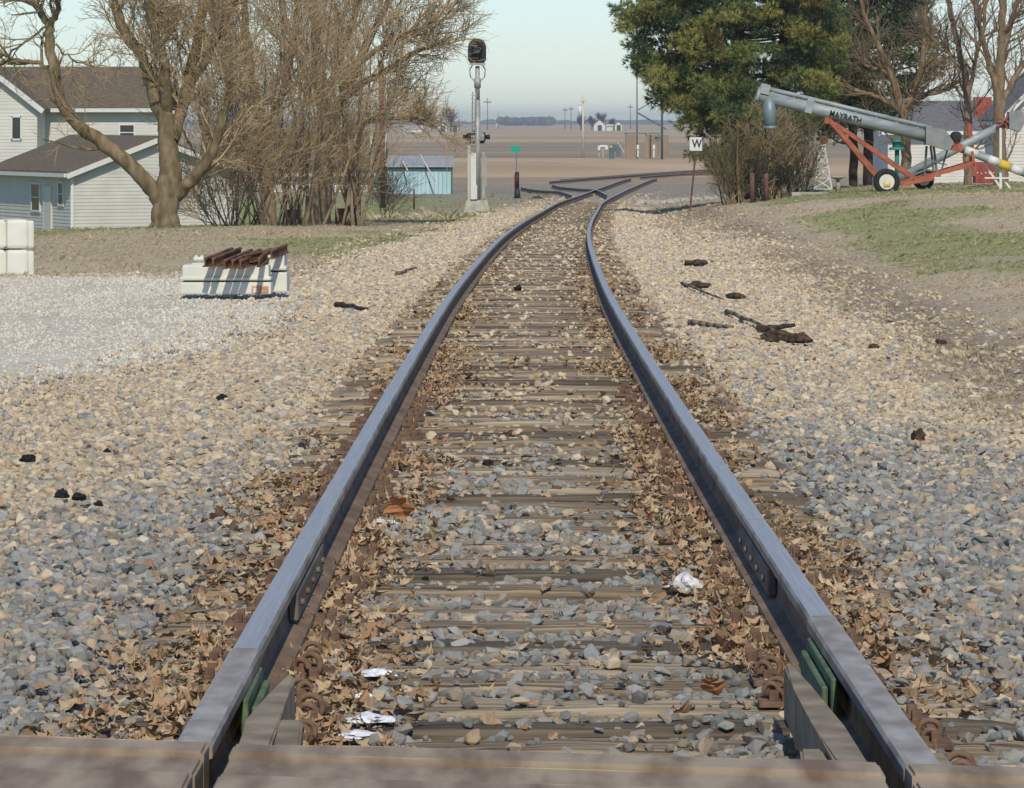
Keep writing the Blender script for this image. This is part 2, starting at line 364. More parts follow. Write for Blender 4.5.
ZF = -2.03-.2
sheet('field', -2600, 2600, 262, 400, ZF, M['stubble'])
sheet('field', -2600, 2600, 400, 690, ZF, M['plowed'])
sheet('field', -2600, 2600, 690, 7000, ZF, M['tanfield'], 60, 20)
sheet('farm_lane', -60, 4.0, 356, 362, ZF+.02, M['lane'], 20, 3)
sheet('road', -60, -4.0, 225, 228.5, ZF+.08, M['lane'], 20, 3)

# ------------------------------------------------------------------ scattered instances (stuff)
def scatter(name, protos, pts, scl, rot, m_label, col):
    c = bpy.data.collections.new(name+'_shapes')
    for p in protos: c.objects.link(p)
    n = len(pts)
    me = bpy.data.meshes.new(name); me.vertices.add(n); me.vertices.foreach_set('co', np.asarray(pts, np.float32).ravel())
    a = me.attributes.new('rot', 'FLOAT_VECTOR', 'POINT'); a.data.foreach_set('vector', np.asarray(rot, np.float32).ravel())
    a = me.attributes.new('scl', 'FLOAT_VECTOR', 'POINT'); a.data.foreach_set('vector', np.asarray(scl, np.float32).ravel())
    a = me.attributes.new('pick', 'INT', 'POINT'); a.data.foreach_set('value', rng.integers(0, len(protos), n).astype(np.int32))
    o = link(name, me); tag(o, m_label, col, kind='stuff')
    ng = bpy.data.node_groups.new(name, 'GeometryNodeTree')
    ng.interface.new_socket('Geometry', in_out='INPUT', socket_type='NodeSocketGeometry'); ng.interface.new_socket('Geometry', in_out='OUTPUT', socket_type='NodeSocketGeometry')
    N = ng.nodes; L = ng.links
    gi = N.new('NodeGroupInput'); go = N.new('NodeGroupOutput'); mp = N.new('GeometryNodeMeshToPoints'); ip = N.new('GeometryNodeInstanceOnPoints')
    ci = N.new('GeometryNodeCollectionInfo'); ci.inputs['Collection'].default_value = c; ci.inputs['Separate Children'].default_value = True; ci.inputs['Reset Children'].default_value = True
    def na(nm, t): 
        x = N.new('GeometryNodeInputNamedAttribute'); x.data_type = t; x.inputs[0].default_value = nm; return x
    L.new(gi.outputs[0], mp.inputs[0]); L.new(mp.outputs[0], ip.inputs['Points']); L.new(ci.outputs[0], ip.inputs['Instance'])
    ip.inputs['Pick Instance'].default_value = True
    L.new(na('pick', 'INT').outputs[0], ip.inputs['Instance Index'])
    e2r = N.new('FunctionNodeEulerToRotation'); L.new(na('rot', 'FLOAT_VECTOR').outputs[0], e2r.inputs[0]); L.new(e2r.outputs[0], ip.inputs['Rotation'])
    L.new(na('scl', 'FLOAT_VECTOR').outputs[0], ip.inputs['Scale']); L.new(ip.outputs[0], go.inputs[0])
    md = o.modifiers.new('scatter', 'NODES'); md.node_group = ng
    return o
def rock(name, m, seed, npt=13):
    r = random.Random(seed); bm = bmesh.new()
    for i in range(npt):
        v = Vector((r.gauss(0,1), r.gauss(0,1), r.gauss(0,1))).normalized()*r.uniform(.8, 1.0)
        bm.verts.new((v.x*.5, v.y*.42, v.z*.34))
    g = bmesh.ops.convex_hull(bm, input=bm.verts)
    bmesh.ops.delete(bm, geom=[e for e in g['geom_interior'] if isinstance(e, bmesh.types.BMVert)], context='VERTS')
    bmesh.ops.bevel(bm, geom=bm.edges[:], offset=.025, segments=1, affect='EDGES')
    me = bpy.data.meshes.new(name); bm.to_mesh(me); bm.free(); me.materials.append(m)
    return bpy.data.objects.new(name, me)
# ties first: where they lie
TIEY = [9.42, 10.13, 10.52, 10.95, 11.39, 11.8, 12.25, 12.75, 13.3, 13.9, 14.5, 15.0, 15.62, 16.25]
while TIEY[-1] < 196: TIEY.append(TIEY[-1]+random.uniform(.50, .57))
TIEY = np.array(TIEY); TIEH = .115
def on_tie(u, Y):
    k = np.clip(np.searchsorted(TIEY, Y), 1, len(TIEY)-1)
    d = np.minimum(np.abs(Y-TIEY[k]), np.abs(Y-TIEY[k-1]))
    return (d < TIEH+.012) & (np.abs(u) < 1.17)
def sample_wedge(y0, y1, dens, ul=-99, ur=99, pad=1.12):
    """random ground points inside the wedge the camera sees between two distances"""
    out = []
    W = (512*pad/F)
    area = W*(y1*y1-y0*y0)
    n = int(area*dens)
    Y = np.sqrt(rng.random(n)*(y1*y1-y0*y0)+y0*y0); X = (rng.random(n)*2-1)*(W*Y+.35)
    u = X-xc(Y); k = (u > ul) & (u < ur)
    return X[k], Y[k], u[k]
def edgeL(Y): return np.interp(Y, [20,28.6,34,41,50,58,92,150,200], [-5,-3.4,-2.6,-2.15,-2.6,-3.2,-3.0,-2.9,-2.6])
def edgeR(Y): return np.interp(Y, [5,27,44,76,107,140,262], [3.0,2.9,3.3,3.4,2.9,2.5,2.5])
def ballast():
    Xs, Ys_, us, ss = [], [], [], []
    for y0, y1, d, s in [(8.3,14,1400,.034),(14,22,1100,.036),(22,34,800,.039),(34,55,500,.044),(55,90,240,.052),(90,150,85,.062),(150,200,14,.08)]:
        X, Y, u = sample_wedge(y0, y1, d)
        n1 = fbm(X, Y*.35, 1.4, 4)-.5
        k = (u+n1*1.5 < edgeR(Y)+rng.normal(0, .2, len(u))) & ((u+n1*.7 > edgeL(Y)+rng.normal(0, .2, len(u))) | (Y < 22))
        # scattered strays beyond the edge
        k |= (rng.random(len(u)) < .05) & (u < edgeR(Y)+1.2) & (u > edgeL(Y)-1)
        if y0 >= 55: k &= (np.abs(u) < 5)
        thin = np.interp(Y, [100,150], [1.0,.35])*np.where((np.abs(u) < 1.2) & (Y > 100), .5, 1); thin = thin*np.where((Y > 80) & (u > 2.3), .35, 1)*np.where((Y > 150) & (np.abs(u) > 1.4), .5, 1); k &= rng.random(len(u)) < thin
        X, Y, u = X[k], Y[k], u[k]
        Xs.append(X); Ys_.append(Y); us.append(u); ss.append(s*np.minimum(np.exp(rng.normal(-.10, .34, len(X))), 1.75))
    X = np.concatenate(Xs); Y = np.concatenate(Ys_); u = np.concatenate(us); s = np.concatenate(ss)
    # keep clear of the rails and the crossing slabs, and mostly off the ties
    k = (np.abs(np.abs(u)-.7525) > .05+s*.35) & (Y > yline(X)+.03+s*.3)
    ot = on_tie(u, Y)
    zl = fbm(X+31, Y*1.3, .9, 3)
    keep_tie = np.where(Y < 18, np.interp(Y, [9,11,13], [.20,.12,.08]), np.interp(Y, [18,26,40,70,110], [.08,.07,.08,.14,.3]))+np.clip(zl-.58, 0, 1)*1.4
    k &= (~ot) | (rng.random(len(u)) < keep_tie)
    k &= ~((np.abs(u) < 1.2) & (Y > 24) & (rng.random(len(u)) < .42))
    X, Y, u, s, ot, zl = X[k], Y[k], u[k], s[k], ot[k], zl[k]
    z = gz(X, Y)
    # ballast level between the ties swells and sinks
    z = z+np.where(np.abs(u) < 1.25, (zl-.60)*.09+np.interp(Y, [9,12,18,24,60], [.026,.012,.002,-.020,-.026]), (fbm(X, Y, .6, 2)-.5)*.035)
    # shoulder heaps: pile a little against the tie ends
    z += np.exp(-((np.abs(u)-1.55)/.25)**2)*.03-np.exp(-((np.abs(u)-1.0)/.16)**2)*.02
    z = np.where(ot, zrail(Y)-.19+s*.18, z+rng.random(len(X))*s*.35)
    thr = np.interp(u, [-3,-2,0,2,3.5], [17,19.5,23,22,17.5])
    n1 = fbm(X, Y*.35, 1.4, 4)-.5
    p = 1/(1+np.exp(-((Y-thr)+n1*9)/1.5)); p = np.clip(p*.80+.13+(ot & (Y > 15))*.2, 0, .93)
    tan = rng.random(len(X)) < p
    rot = rng.random((len(X), 3))*np.array([.9, .9, 6.28])-np.array([.45, .45, 0])
    for nm, mk, sel, lab in (('gray_ballast', 'rock_gray', ~tan, 'loose angular grey limestone ballast around the near ties'), ('tan_ballast', 'rock_tan', tan, 'loose cream and tan limestone ballast along the farther track')):
        pts = np.stack([X[sel], Y[sel], z[sel]], 1); sv = s[sel][:, None]*np.exp(rng.normal(0, .15, (sel.sum(), 3)))
        scatter(nm, [rock('stone', M[mk], 100+i) for i in range(10)], pts, sv*1.25, rot[sel], lab, 'ballast')
    # pale gravel of the yard on the left
    Xs, Ys_ = [], []
    for y0, y1, d in [(18,30,420),(30,45,330),(45,63,190)]:
        a, b, c = sample_wedge(y0, y1, d, ur=0); Xs.append(a); Ys_.append(b)
    X = np.concatenate(Xs); Y = np.concatenate(Ys_); u = X-xc(Y); n1 = fbm(X, Y*.35, 1.4, 4)-.5
    k = (u+n1*.7 < edgeL(Y)+rng.normal(0, .12, len(u))) & (Y+n1*6+rng.normal(0,.8,len(u)) < 59) & (rng.random(len(u)) < .25+.75*np.clip((fbm(X*1.0, Y*.22, 1.1, 3)-.34)*5, 0, 1))
    X, Y = X[k], Y[k]; s = .026*np.exp(rng.normal(0, .3, len(X)))*np.interp(Y, [18,60], [1,1.5])
    scatter('yard_gravel', [rock('chip', M['rock_lot'], 200+i, 10) for i in range(6)], np.stack([X, Y, gz(X, Y)+.002], 1), np.repeat(s[:, None], 3, 1), rng.random((len(X), 3))*6, 'pale crushed gravel of the open yard left of the track', 'gravel')
def yline(X): return 8.92-.22*(X+1.09)          # far edge of the crossing castings
ballast()
def leaf_proto(seed, m):
    r = random.Random(seed); bm = bmesh.new(); n = 12; L_, Wd = 1.0, .36
    curl = r.uniform(-1.0, 1.3); roll = r.uniform(-1.0, 1.5); tw = r.uniform(-.7, .7)
    left, mid, right = [], [], []
    for i in range(n):
        t = i/(n-1); env = math.sin(math.pi*min(1, t*1.05)**.8)*Wd+.02
        lob = (1.0, .72, .56, .80)[i % 4]
        w = env*lob*r.uniform(.85, 1.15)
        y = (t-.5)*L_; z0 = curl*(y*y)*.55
        def v(sx, ww):
            x = sx*ww; zz = z0+roll*x*x*2.2+tw*x*y*1.5+r.uniform(-.03, .03); return bm.verts.new((x, y+sx*sx*ww*.25, zz))
        left.append(v(-1, w)); mid.append(v(0, 0)); right.append(v(1, w))
    for i in range(n-1):
        bm.faces.new((left[i], mid[i], mid[i+1], left[i+1])); bm.faces.new((mid[i], right[i], right[i+1], mid[i+1]))
    me = bpy.data.meshes.new('leaf'); bm.to_mesh(me); bm.free(); me.materials.append(m)
    return bpy.data.objects.new('leaf', me)
def leaves():
    P_, S_ = [], []
    for side in (-1, 1):
        for c, sd, dens in ((-1, .15, 1.0), (1, .22, .95)):      # inside and outside of each rail
            for y0, y1, n in ((8.9,13,1150),(13,20,1350),(20,32,1300),(32,60,700),(60,100,120)):
                n = int(n*dens)
                Y = rng.random(n)*(y1-y0)+y0
                o = np.abs(rng.normal(0, sd, n))+.06
                u = side*.7525+(-side*o if c == -1 else side*o)
                k = fbm(u*2+7*side, Y*.6, 1.1, 3)+rng.normal(0, .07, n) > (.49 if c == -1 else .505)
                P_.append(np.stack([u[k], Y[k]], 1))
    n = 420; Y = 8.9+rng.random(n)**1.3*30; P_.append(np.stack([rng.uniform(-.75, .75, n), Y], 1))
    n = 260; Y = 9+rng.random(n)*24; P_.append(np.stack([rng.normal(0, 1, n)*1.5, Y], 1))
    A = np.concatenate(P_); u, Y = A[:, 0], A[:, 1]; X = u+xc(Y)
    k = (np.abs(np.abs(u)-.7525) > .045) & (Y > yline(X)+.04); u, Y, X = u[k], Y[k], X[k]
    z = np.where(on_tie(u, Y), zrail(Y)-.18, gz(X, Y)+.03)+rng.random(len(X))*.012
    s = .041*np.exp(rng.normal(0, .32, len(X)))*np.interp(Y, [9,40,100],[1,1.15,1.6])
    rot = np.stack([rng.normal(0, .38, len(X)), rng.normal(0, .38, len(X)), rng.random(len(X))*6.28], 1)
    scatter('fallen_leaves', [leaf_proto(i, M['leaf']) for i in range(9)], np.stack([X, Y, z], 1), np.repeat(s[:, None], 3, 1), rot, 'curled brown oak leaves drifted along both rails', 'leaves')
leaves()
def tuft(seed, m, n=11, h=1.0, spread=.5):
    r = random.Random(seed); V = []; Fc = []
    for i in range(n):
        a = r.uniform(0, 6.28); b = r.uniform(0, .35)*spread; x, y = b*math.cos(a), b*math.sin(a); l = r.uniform(.5, 1)*h; lean = r.uniform(.1, .9)*spread
        dx, dy = math.cos(a+r.uniform(-.6,.6)), math.sin(a+r.uniform(-.6,.6)); w = .03
        k = len(V)
        V += [(x-dy*w, y+dx*w, 0), (x+dy*w, y-dx*w, 0), (x+dx*lean*.5*l+dy*w*.7, y+dy*lean*.5*l-dx*w*.7, .6*l), (x+dx*lean*l, y+dy*lean*l, l*.9)]
        Fc += [(k, k+1, k+2), (k, k+2, k+3)]
    me = np_mesh('tuft', V, np.array(Fc)); me.materials.append(m); return bpy.data.objects.new('tuft', me)
def grass():
    dry, grn = [], []
    for y0, y1, d in ((24,45,110),(45,70,95),(70,100,60),(100,150,26),(150,215,6)):
        X, Y, u = sample_wedge(y0, y1, d); n1 = fbm(X, Y*.35, 1.4, 4)-.5; n2 = fbm(X+50, Y*.3+9, 3.5, 3)-.5
        R_ = u+n1*1.6 > edgeR(Y)+rng.normal(0, .35, len(u)); L_ = (u+n1*1.6 < edgeL(Y)-.1+rng.normal(0, .3, len(u))) & (Y+n1*5 > 57)
        k = (R_ | L_) & (fbm(X+11, Y, .8, 2)+rng.normal(0,.1,len(u)) > .42)
        g = np.where(R_, (n2 > -.02) & (u > 4.8) & (Y > 42), (n2 > 0) & (Y > 70) | (Y > 115)) & (rng.random(len(u)) < .7)
        dry.append(np.stack([X, Y], 1)[k & ~g]); grn.append(np.stack([X, Y], 1)[k & g])
    for nm, A, mk, lab in (('dry_grass', dry, 'straw', 'short straw coloured winter grass on both banks'), ('green_grass', grn, 'green', 'thin green grass in patches on the lawns')):
        A = np.concatenate(A); X, Y = A[:, 0], A[:, 1]; s = .024*np.exp(rng.normal(0, .35, len(X)))*np.interp(Y, [30,70,150], [.9,1.1,1.5])
        if nm == 'dry_grass':
            qx, qy = rng.normal(400, 22, 700), rng.uniform(118, 140, 700); X = np.concatenate([X, (qx-CX)*qy/F]); Y = np.concatenate([Y, qy]); s = np.concatenate([s, .13*np.exp(rng.normal(0,.35,700))])
        # taller weeds on the margins of the ballast
        u = X-xc(Y); s = s*np.where(np.minimum(np.abs(u-edgeR(Y)), np.abs(u-edgeL(Y))) < .6, 1.4, 1)*np.where(rng.random(len(X)) < .03, 1.9, 1)
        rot = np.stack([rng.normal(0, .1, len(X)), rng.normal(0, .1, len(X)), rng.random(len(X))*6.28], 1)
        sv = np.stack([s*1.6, s*1.6, s], 1)
        scatter(nm, [tuft(i, M[mk], 13, 1, 1.0) for i in range(5)], np.stack([X, Y, gz(X, Y)], 1), sv, rot, lab, 'grass')
grass()

# ------------------------------------------------------------------ ties
def tie_mesh(seed):
    r = random.Random(seed); nx = 46; L_ = 2.3; H = .16
    prof = [(-TIEH, -H), (-TIEH, -.008), (-TIEH+.012, 0), (-.04, 0), (.04, 0), (TIEH-.012, 0), (TIEH, -.008), (TIEH, -H)]
    V = []; Fc = []
    for i in range(nx):
        x = -L_/2+L_*i/(nx-1)
        for j, (y, z) in enumerate(prof):
            w = mnoise.noise(Vector((x*2.2, j*3.1, seed*7.7))); g = mnoise.noise(Vector((x*9, j*5.1, seed*3.3)))
            e = .02 if i in (0, nx-1) else 0
            V.append((x, y+(.008*w+.004*g if abs(y) > .1 else .012*w), z+(.012*w+.006*g if z > -.05 else 0)-e*.5))
    m = len(prof)
    for i in range(nx-1):
        for j in range(m-1): Fc.append((i*m+j, (i+1)*m+j, (i+1)*m+j+1, i*m+j+1))
    # ends
    E = [tuple(range(m))[::-1], tuple((nx-1)*m+j for j in range(m))]
    me = bpy.data.meshes.new('tie'); me.from_pydata(V, [], [f for f in Fc]+E); me.update()
    return me
TM = [tie_mesh(i) for i in range(14)]
TK = ['tie', 'tie', 'tie_dark', 'tie_grey', 'tie', 'tie_grey', 'tie_dark', 'tie', 'tie_grey', 'tie', 'tie_dark', 'tie', 'tie_grey', 'tie']
for me, k in zip(TM, TK): me.materials.append(M[k])
# a tie plate with its spikes, and a coiled spring clip, built once
def plate_mesh():
    b = MB(); b.box((0,0,.008), (.36,.19,.016), bev=.003); b.box((-.105,0,.02), (.03,.18,.016)); b.box((.105,0,.02), (.03,.18,.016))
    for x, y in ((-.14,.06),(-.14,-.06),(.14,.06),(.14,-.06)): b.box((x,y,.028), (.026,.026,.028), bev=.004)
    bmesh.ops.recalc_face_normals(b.bm, faces=b.bm.faces)
    me = bpy.data.meshes.new('tie_plate'); b.bm.to_mesh(me); b.bm.free(); me.materials.append(M['rustplate']); return me
def clip_mesh():
    b = MB(); b.torus((0,0,.045), .036, .0105, 'Y', -.9, 4.6, 18, 8); b.torus((.0,-.045,.035), .028, .0105, 'Y', 0, 3.6, 12, 8)
    b.bar((-.02,-.06,.03), (.05,.05,.03), .02)
    bmesh.ops.recalc_face_normals(b.bm, faces=b.bm.faces)
    me = bpy.data.meshes.new('rail_clip'); b.bm.to_mesh(me); b.bm.free(); me.materials.append(M['rustplate']); return me
PM, CM = plate_mesh(), clip_mesh()
ORD = ['first','second','third','fourth','fifth','sixth','seventh','eighth','ninth','tenth','eleventh','twelfth','thirteenth','fourteenth']
LOOK = {'tie': 'brown weathered wooden tie', 'tie_dark': 'dark brown wooden tie', 'tie_grey': 'pale grey weathered wooden tie'}
for i, Y in enumerate(TIEY):
    if i >= 292: break
    me = TM[i % 14]; o = bpy.data.objects.new('tie', me); COL.objects.link(o)
    hd = math.atan2(float(xc(Y+1)-xc(Y-1)), 2)
    o.location = (float(xc(Y))+random.uniform(-.05, .05), Y, float(zrail(Y))-.19+random.uniform(-.006, .006)); o.rotation_euler = (-.0107, random.uniform(-.004, .004), -hd+random.uniform(-.012, .012))
    if i < 14: lab = f"{LOOK[TK[i]]}, {ORD[i]} one back from the steel crossing"
    else: lab = 'weathered wooden tie of the long track, farther back than the first fourteen'
    tag(o, lab, 'railroad tie', 'wooden ties under the track')
    if i < 34:
        for s in (-1, 1):
            p = bpy.data.objects.new('tie_plate', PM); COL.objects.link(p); p.parent = o; p.location = (s*.7525, 0, .003)
            if i < 9:
                for q in ((-1, 1) if (i == 1 or (i == 0 and s > 0)) else ((-1,) if (s < 0 and i < 6) or i in (0, 3, 4) else ())):
                    c = bpy.data.objects.new('rail_clip', CM); COL.objects.link(c); c.parent = p
                    c.location = (-q*s*-.13 if q == 1 else -s*.13, random.uniform(-.02, .02), .006); c.rotation_euler = (0, 0, random.uniform(-.3, .3)); g_ = random.uniform(.7, .88); c.scale = (g_, g_*1.1, g_*.95); c.rotation_euler = (random.uniform(-.25,.25), random.uniform(-.2,.2), random.uniform(-.6,.6))

# ------------------------------------------------------------------ rails
def rail_profile(hw=.0365):
    # (lateral, z below the head top, material: 0 head, 1 rust)
    right = [(hw*.62, -.0006), (hw*.86, -.0035), (hw, -.012), (hw, -.036), (.012, -.045), (.0085, -.06), (.0085, -.12), (.014, -.138), (.068, -.155), (.070, -.168)]
    return right+[(-x, z) for x, z in right[::-1]]
def sweep(name, xf, zf, ys, prof, mats, parent=None, headrows=2):
    ys = np.asarray(ys, float); m = len(prof); V = []
    for y in ys:
        tx = float(xf(y+.5)-xf(y-.5)); d = Vector((tx, 1, 0)).normalized(); nrm = Vector((d.y, -d.x, 0))
        for a, z in prof: V.append((float(xf(y))+nrm.x*a, y+nrm.y*a, float(zf(y))+z))
    n = len(ys); Fc = []; mi = []
    for i in range(n-1):
        for j in range(m):
            k = (j+1) % m; Fc.append((i*m+j, i*m+k, (i+1)*m+k, (i+1)*m+j))
            mi.append(0 if j in (0, m-1, m-2) else (2 if j in (1, 2, m-3, m-4) else 1))
    Fc += [tuple(range(m)), tuple((n-1)*m+j for j in range(m))[::-1]]; mi += [1, 1]
    me = bpy.data.meshes.new(name); me.from_pydata(V, [], Fc); me.polygons.foreach_set('material_index', mi); me.update()
    bm = bmesh.new(); bm.from_mesh(me); bmesh.ops.recalc_face_normals(bm, faces=bm.faces); bm.to_mesh(me); bm.free()
    me.polygons.foreach_set('material_index', mi)
    return link(name, me, mats, parent)
M['railedge'] = mat('worn_brown_rail_edge', (.19,.14,.10), .6, metal=.25, col2=(.36,.32,.27), scale=9, stretch=(1,.35,1), detail=8, contrast=(.38,.62))
RM = [M['railtop'], M['rust'], M['railedge']]
def ysamp(a, b): 
    y = [a]
    while y[-1] < b: y.append(min(b, y[-1]+max(.5, y[-1]*.02)))
    return y
side = {-1: lambda Y: xc(Y)-.7525, 1: lambda Y: xc(Y)+.7525}
JL, JR = 13.68, 14.4
AL, AR = 10.54, 11.3
for s, a, j in ((-1, AL, JL), (1, AR, JR)):
    w = 'left' if s < 0 else 'right'
    o = sweep('rail', side[s], lambda y: zrail(y), ysamp(a+.004, j-.004), rail_profile(), RM)
    tag(o, f"short polished {w} rail length between the steel crossing and the first joint", 'rail', 'rails of the track')
    b = MB()      # joint bars on both sides of the web, and their bolts
    for q in (-1, 1):
        y0, y1 = j-1.3, j+.35
        p0 = Vector((float(side[s](y0))+q*.024, y0, float(zrail(y0))-.092)); p1 = Vector((float(side[s](y1))+q*.024, y1, float(zrail(y1))-.092))
        b.bar(p0, p1, .03, .085, bev=.006)
        for t in (.1,.3,.5,.7,.9):
            c = p0.lerp(p1, t); b.tube(c, c+Vector((q*.026, 0, 0)), .011, n=6)
    bb = b.build('joint_bar', M['webbar']); bb.parent = o
    o2 = sweep('rail', side[s], lambda y: zrail(y), ysamp(j+.004, 195 if s < 0 else 195), rail_profile(), RM)
    tag(o2, f"long polished {w} rail curving away from the first joint to the turnout", 'rail', 'rails of the track')
    # far end beyond the turnout
    o3 = sweep('rail', side[s], lambda y: zrail(y), ysamp(195.01, 244), rail_profile(), RM)
    tag(o3, f"{w} rail of the curve beyond the turnout frog", 'rail', 'rails of the track')

def poly_rail(pix, label, hw=.0365, group='rails of the far turnout'):
    pts = []
    for px, py in pix:
        Y = 150.0
        for _ in range(60): Y = F*(CZ-float(zrail(Y)))/(py-HZ)*.5+Y*.5
        pts.append(Vector(((px-CX)*Y/F, Y, float(zrail(Y)))))
    # smooth with Catmull-Rom
    Q = []
    ext = [pts[0]*2-pts[1]]+pts+[pts[-1]*2-pts[-2]]
    for i in range(1, len(ext)-2):
        for k in range(8):
            t = k/8; a, b, c, d = ext[i-1:i+3]
            Q.append(.5*((2*b)+(c-a)*t+(2*a-5*b+4*c-d)*t*t+(3*b-a-3*c+d)*t**3))
    Q.append(pts[-1])
    prof = rail_profile(hw); m = len(prof); V = []; Fc = []; mi = []
    for i, p in enumerate(Q):
        d = (Q[min(i+1, len(Q)-1)]-Q[max(i-1, 0)]); d.z = 0; d.normalize(); nr = Vector((d.y, -d.x, 0))
        for a, z in prof: V.append(p+nr*a+Vector((0, 0, z)))
    for i in range(len(Q)-1):
        for j in range(m):
            k = (j+1) % m; Fc.append((i*m+j, i*m+k, (i+1)*m+k, (i+1)*m+j)); mi.append(0 if j in (0, m-1, m-2) else (2 if j in (1, 2, m-3, m-4) else 1))
    Fc += [tuple(range(m)), tuple((len(Q)-1)*m+j for j in range(m))[::-1]]; mi += [1, 1]
    me = bpy.data.meshes.new('rail'); me.from_pydata(V, [], Fc); me.update()
    bm = bmesh.new(); bm.from_mesh(me); bmesh.ops.recalc_face_normals(bm, faces=bm.faces); bm.to_mesh(me); bm.free(); me.polygons.foreach_set('material_index', mi)
    o = link('rail', me, RM); tag(o, label, 'rail', group); return o
poly_rail([(521,186.8),(532,189),(545,190.3),(560,191.2),(572,194.6)], 'outer curved rail leaving the turnout, just behind the green switch target')
poly_rail([(552,184.2),(562,186.6),(580,188.4),(596,189.6),(607,194.5)], 'inner curved rail of the turnout, crossing between the two main rails')
poly_rail([(549,181.2),(600,177.2),(660,173.2),(712,171),(770,169)], 'long far rail running to the right, nearer one of the distant main line')
poly_rail([(640,176.4),(680,173.6),(720,172.4),(770,170.6)], 'closure rail of the distant main line, converging from the left', .0365)
poly_rail([(560,179.2),(620,174.8),(680,170.8),(740,168.2),(790,166.6)], 'farthest rail of the distant main line beyond the turnout')
# ------------------------------------------------------------------ steel crossing (diamond) in the foreground
XR = empty('rail_crossing', (.08, 8.7, -.093), 'worn steel rail crossing casting across the bottom of the picture', 'rail crossing')
zt = lambda x, y: -.0107*y
def cutline(x, d): return yline(x)-d
UL, UR = .08-.7525, .08+.7525
fl0, fl1 = UL+.0365, UL+.0365+.052            # left flangeway
fr0, fr1 = UR-.0365-.052, UR-.0365
def strip(x0, x1, d0, d1, top=0.0, nm='crossing_rail'):
    n = max(2, int(abs(x1-x0)/.09)); ptsF = [(x0+(x1-x0)*i/n, cutline(x0+(x1-x0)*i/n, d0)-.001-.003*mnoise.noise(Vector((i*.7, d0*9, x0)))) for i in range(n+1)]; ptsB = [(x0+(x1-x0)*i/n, cutline(x0+(x1-x0)*i/n, d1)+.001+.003*mnoise.noise(Vector((i*.6, d1*9, x0)))) for i in range(n+1)][::-1]
    b = MB(); wob = lambda x, y: -.0107*y+top+.006*mnoise.noise(Vector((x*4, y*6, top*50)))
    b.prism(ptsF+ptsB, lambda x, y: -.0107*y-.19, wob, bev=.007)
    return b.build(nm, M['casting'], XR)
for x0, x1 in ((-4.5, fl0), (fl1, fr0), (fr1, 4.5)):
    strip(x0, x1, 0, .15); strip(x0, x1, .162, .40, -.013); strip(x0, x1, .46, .80, .0)
b = MB(); b.prism([(-4.5, cutline(-4.5,.02)), (-4.5, cutline(-4.5,.9)), (4.5, cutline(4.5,.9)), (4.5, cutline(4.5,.02))], lambda x, y: -.0107*y-.21, lambda x, y: -.0107*y-.11)
b.build('casting_base', M['guard'], XR)
for s, a in ((-1, AL), (1, AR)):       # casting arms carrying each rail up to the crossing
    ys = [float(yline(.08+s*.7525))+.004]+list(np.arange(9.1, a, .3))+[a]
    pr = [(x*1.0 if abs(x) < .03 else x, z) for x, z in rail_profile(.041)]
    o = sweep('casting_arm', side[s], lambda y: zrail(y)-.001, ys, pr, [M['armtop'], M['guard'], M['railedge']])
    for v in o.data.vertices: v.co -= Vector(XR.location)
    o.parent = XR
def guard(pix, nm='guard_rail', top=-.004, h=.12, mk='guard'):
    pts = [RP(px, py) for px, py in pix]; b = MB()
    b.prism([(p.x, p.y) for p in pts], lambda x, y: -.0107*y+top-h, lambda x, y: -.0107*y+top, bev=.006)
    return b.build(nm, M[mk], XR)
def yl(px):      # row of the crossing edge at a column
    X = (px-CX)*8.8/F; return 167+F*CZ/float(yline(X))-.6
guard([(286,673),(292,672.4),(295,675),(286,700),(271,yl(271)),(238,yl(238)),(246,718),(268,693)])
guard([(784,663),(788,660.5),(793,662),(812,685),(845,725),(870,yl(870)),(836,yl(836)),(812,722),(795,690)])
guard([(281,714),(303,714),(300,yl(300)),(272.5,yl(272.5)),(278,716)], 'guard_rail_block', -.012, .12)
guard([(800,742),(822,742),(834,yl(834)),(802,yl(802))], 'guard_rail_block', -.014, .12)
guard([(184,718),(199,715),(190,yl(190)),(168,yl(168))], 'wing_block', -.03, .12)
guard([(922,739),(944,738),(968,yl(968)),(932,yl(932))], 'wing_block', -.03, .12)
for s, (y0, y1) in ((-1, (9.86, 10.5)), (1, (10.25, 11.15))):      # green insulated joint pieces beside the web
    b = MB(); q = -s
    for k, (o1, zz) in enumerate(((.045, -.085), (.066, -.10))):
        p0 = Vector((.08+s*.7525+q*o1, y0+k*.05, zrail(y0)+zz)); p1 = Vector((.08+s*.7525+q*(o1-.004), y1-k*.06, zrail(y1)+zz)); b.bar(p0, p1, .016, .085-.02*k, bev=.004)
    b.build('insulated_joint_bar', M['insul'], XR)
b = MB()
for s in (-1, 1):
    for y0 in (9.15, 9.4, 9.65):
        X = .08+s*.64; b.tube((X, y0, zrail(y0)-.10), (X+.05*-s, y0, zrail(y0)-.10), .02, n=6)
b.build('bolt_head', M['rustplate'], XR)

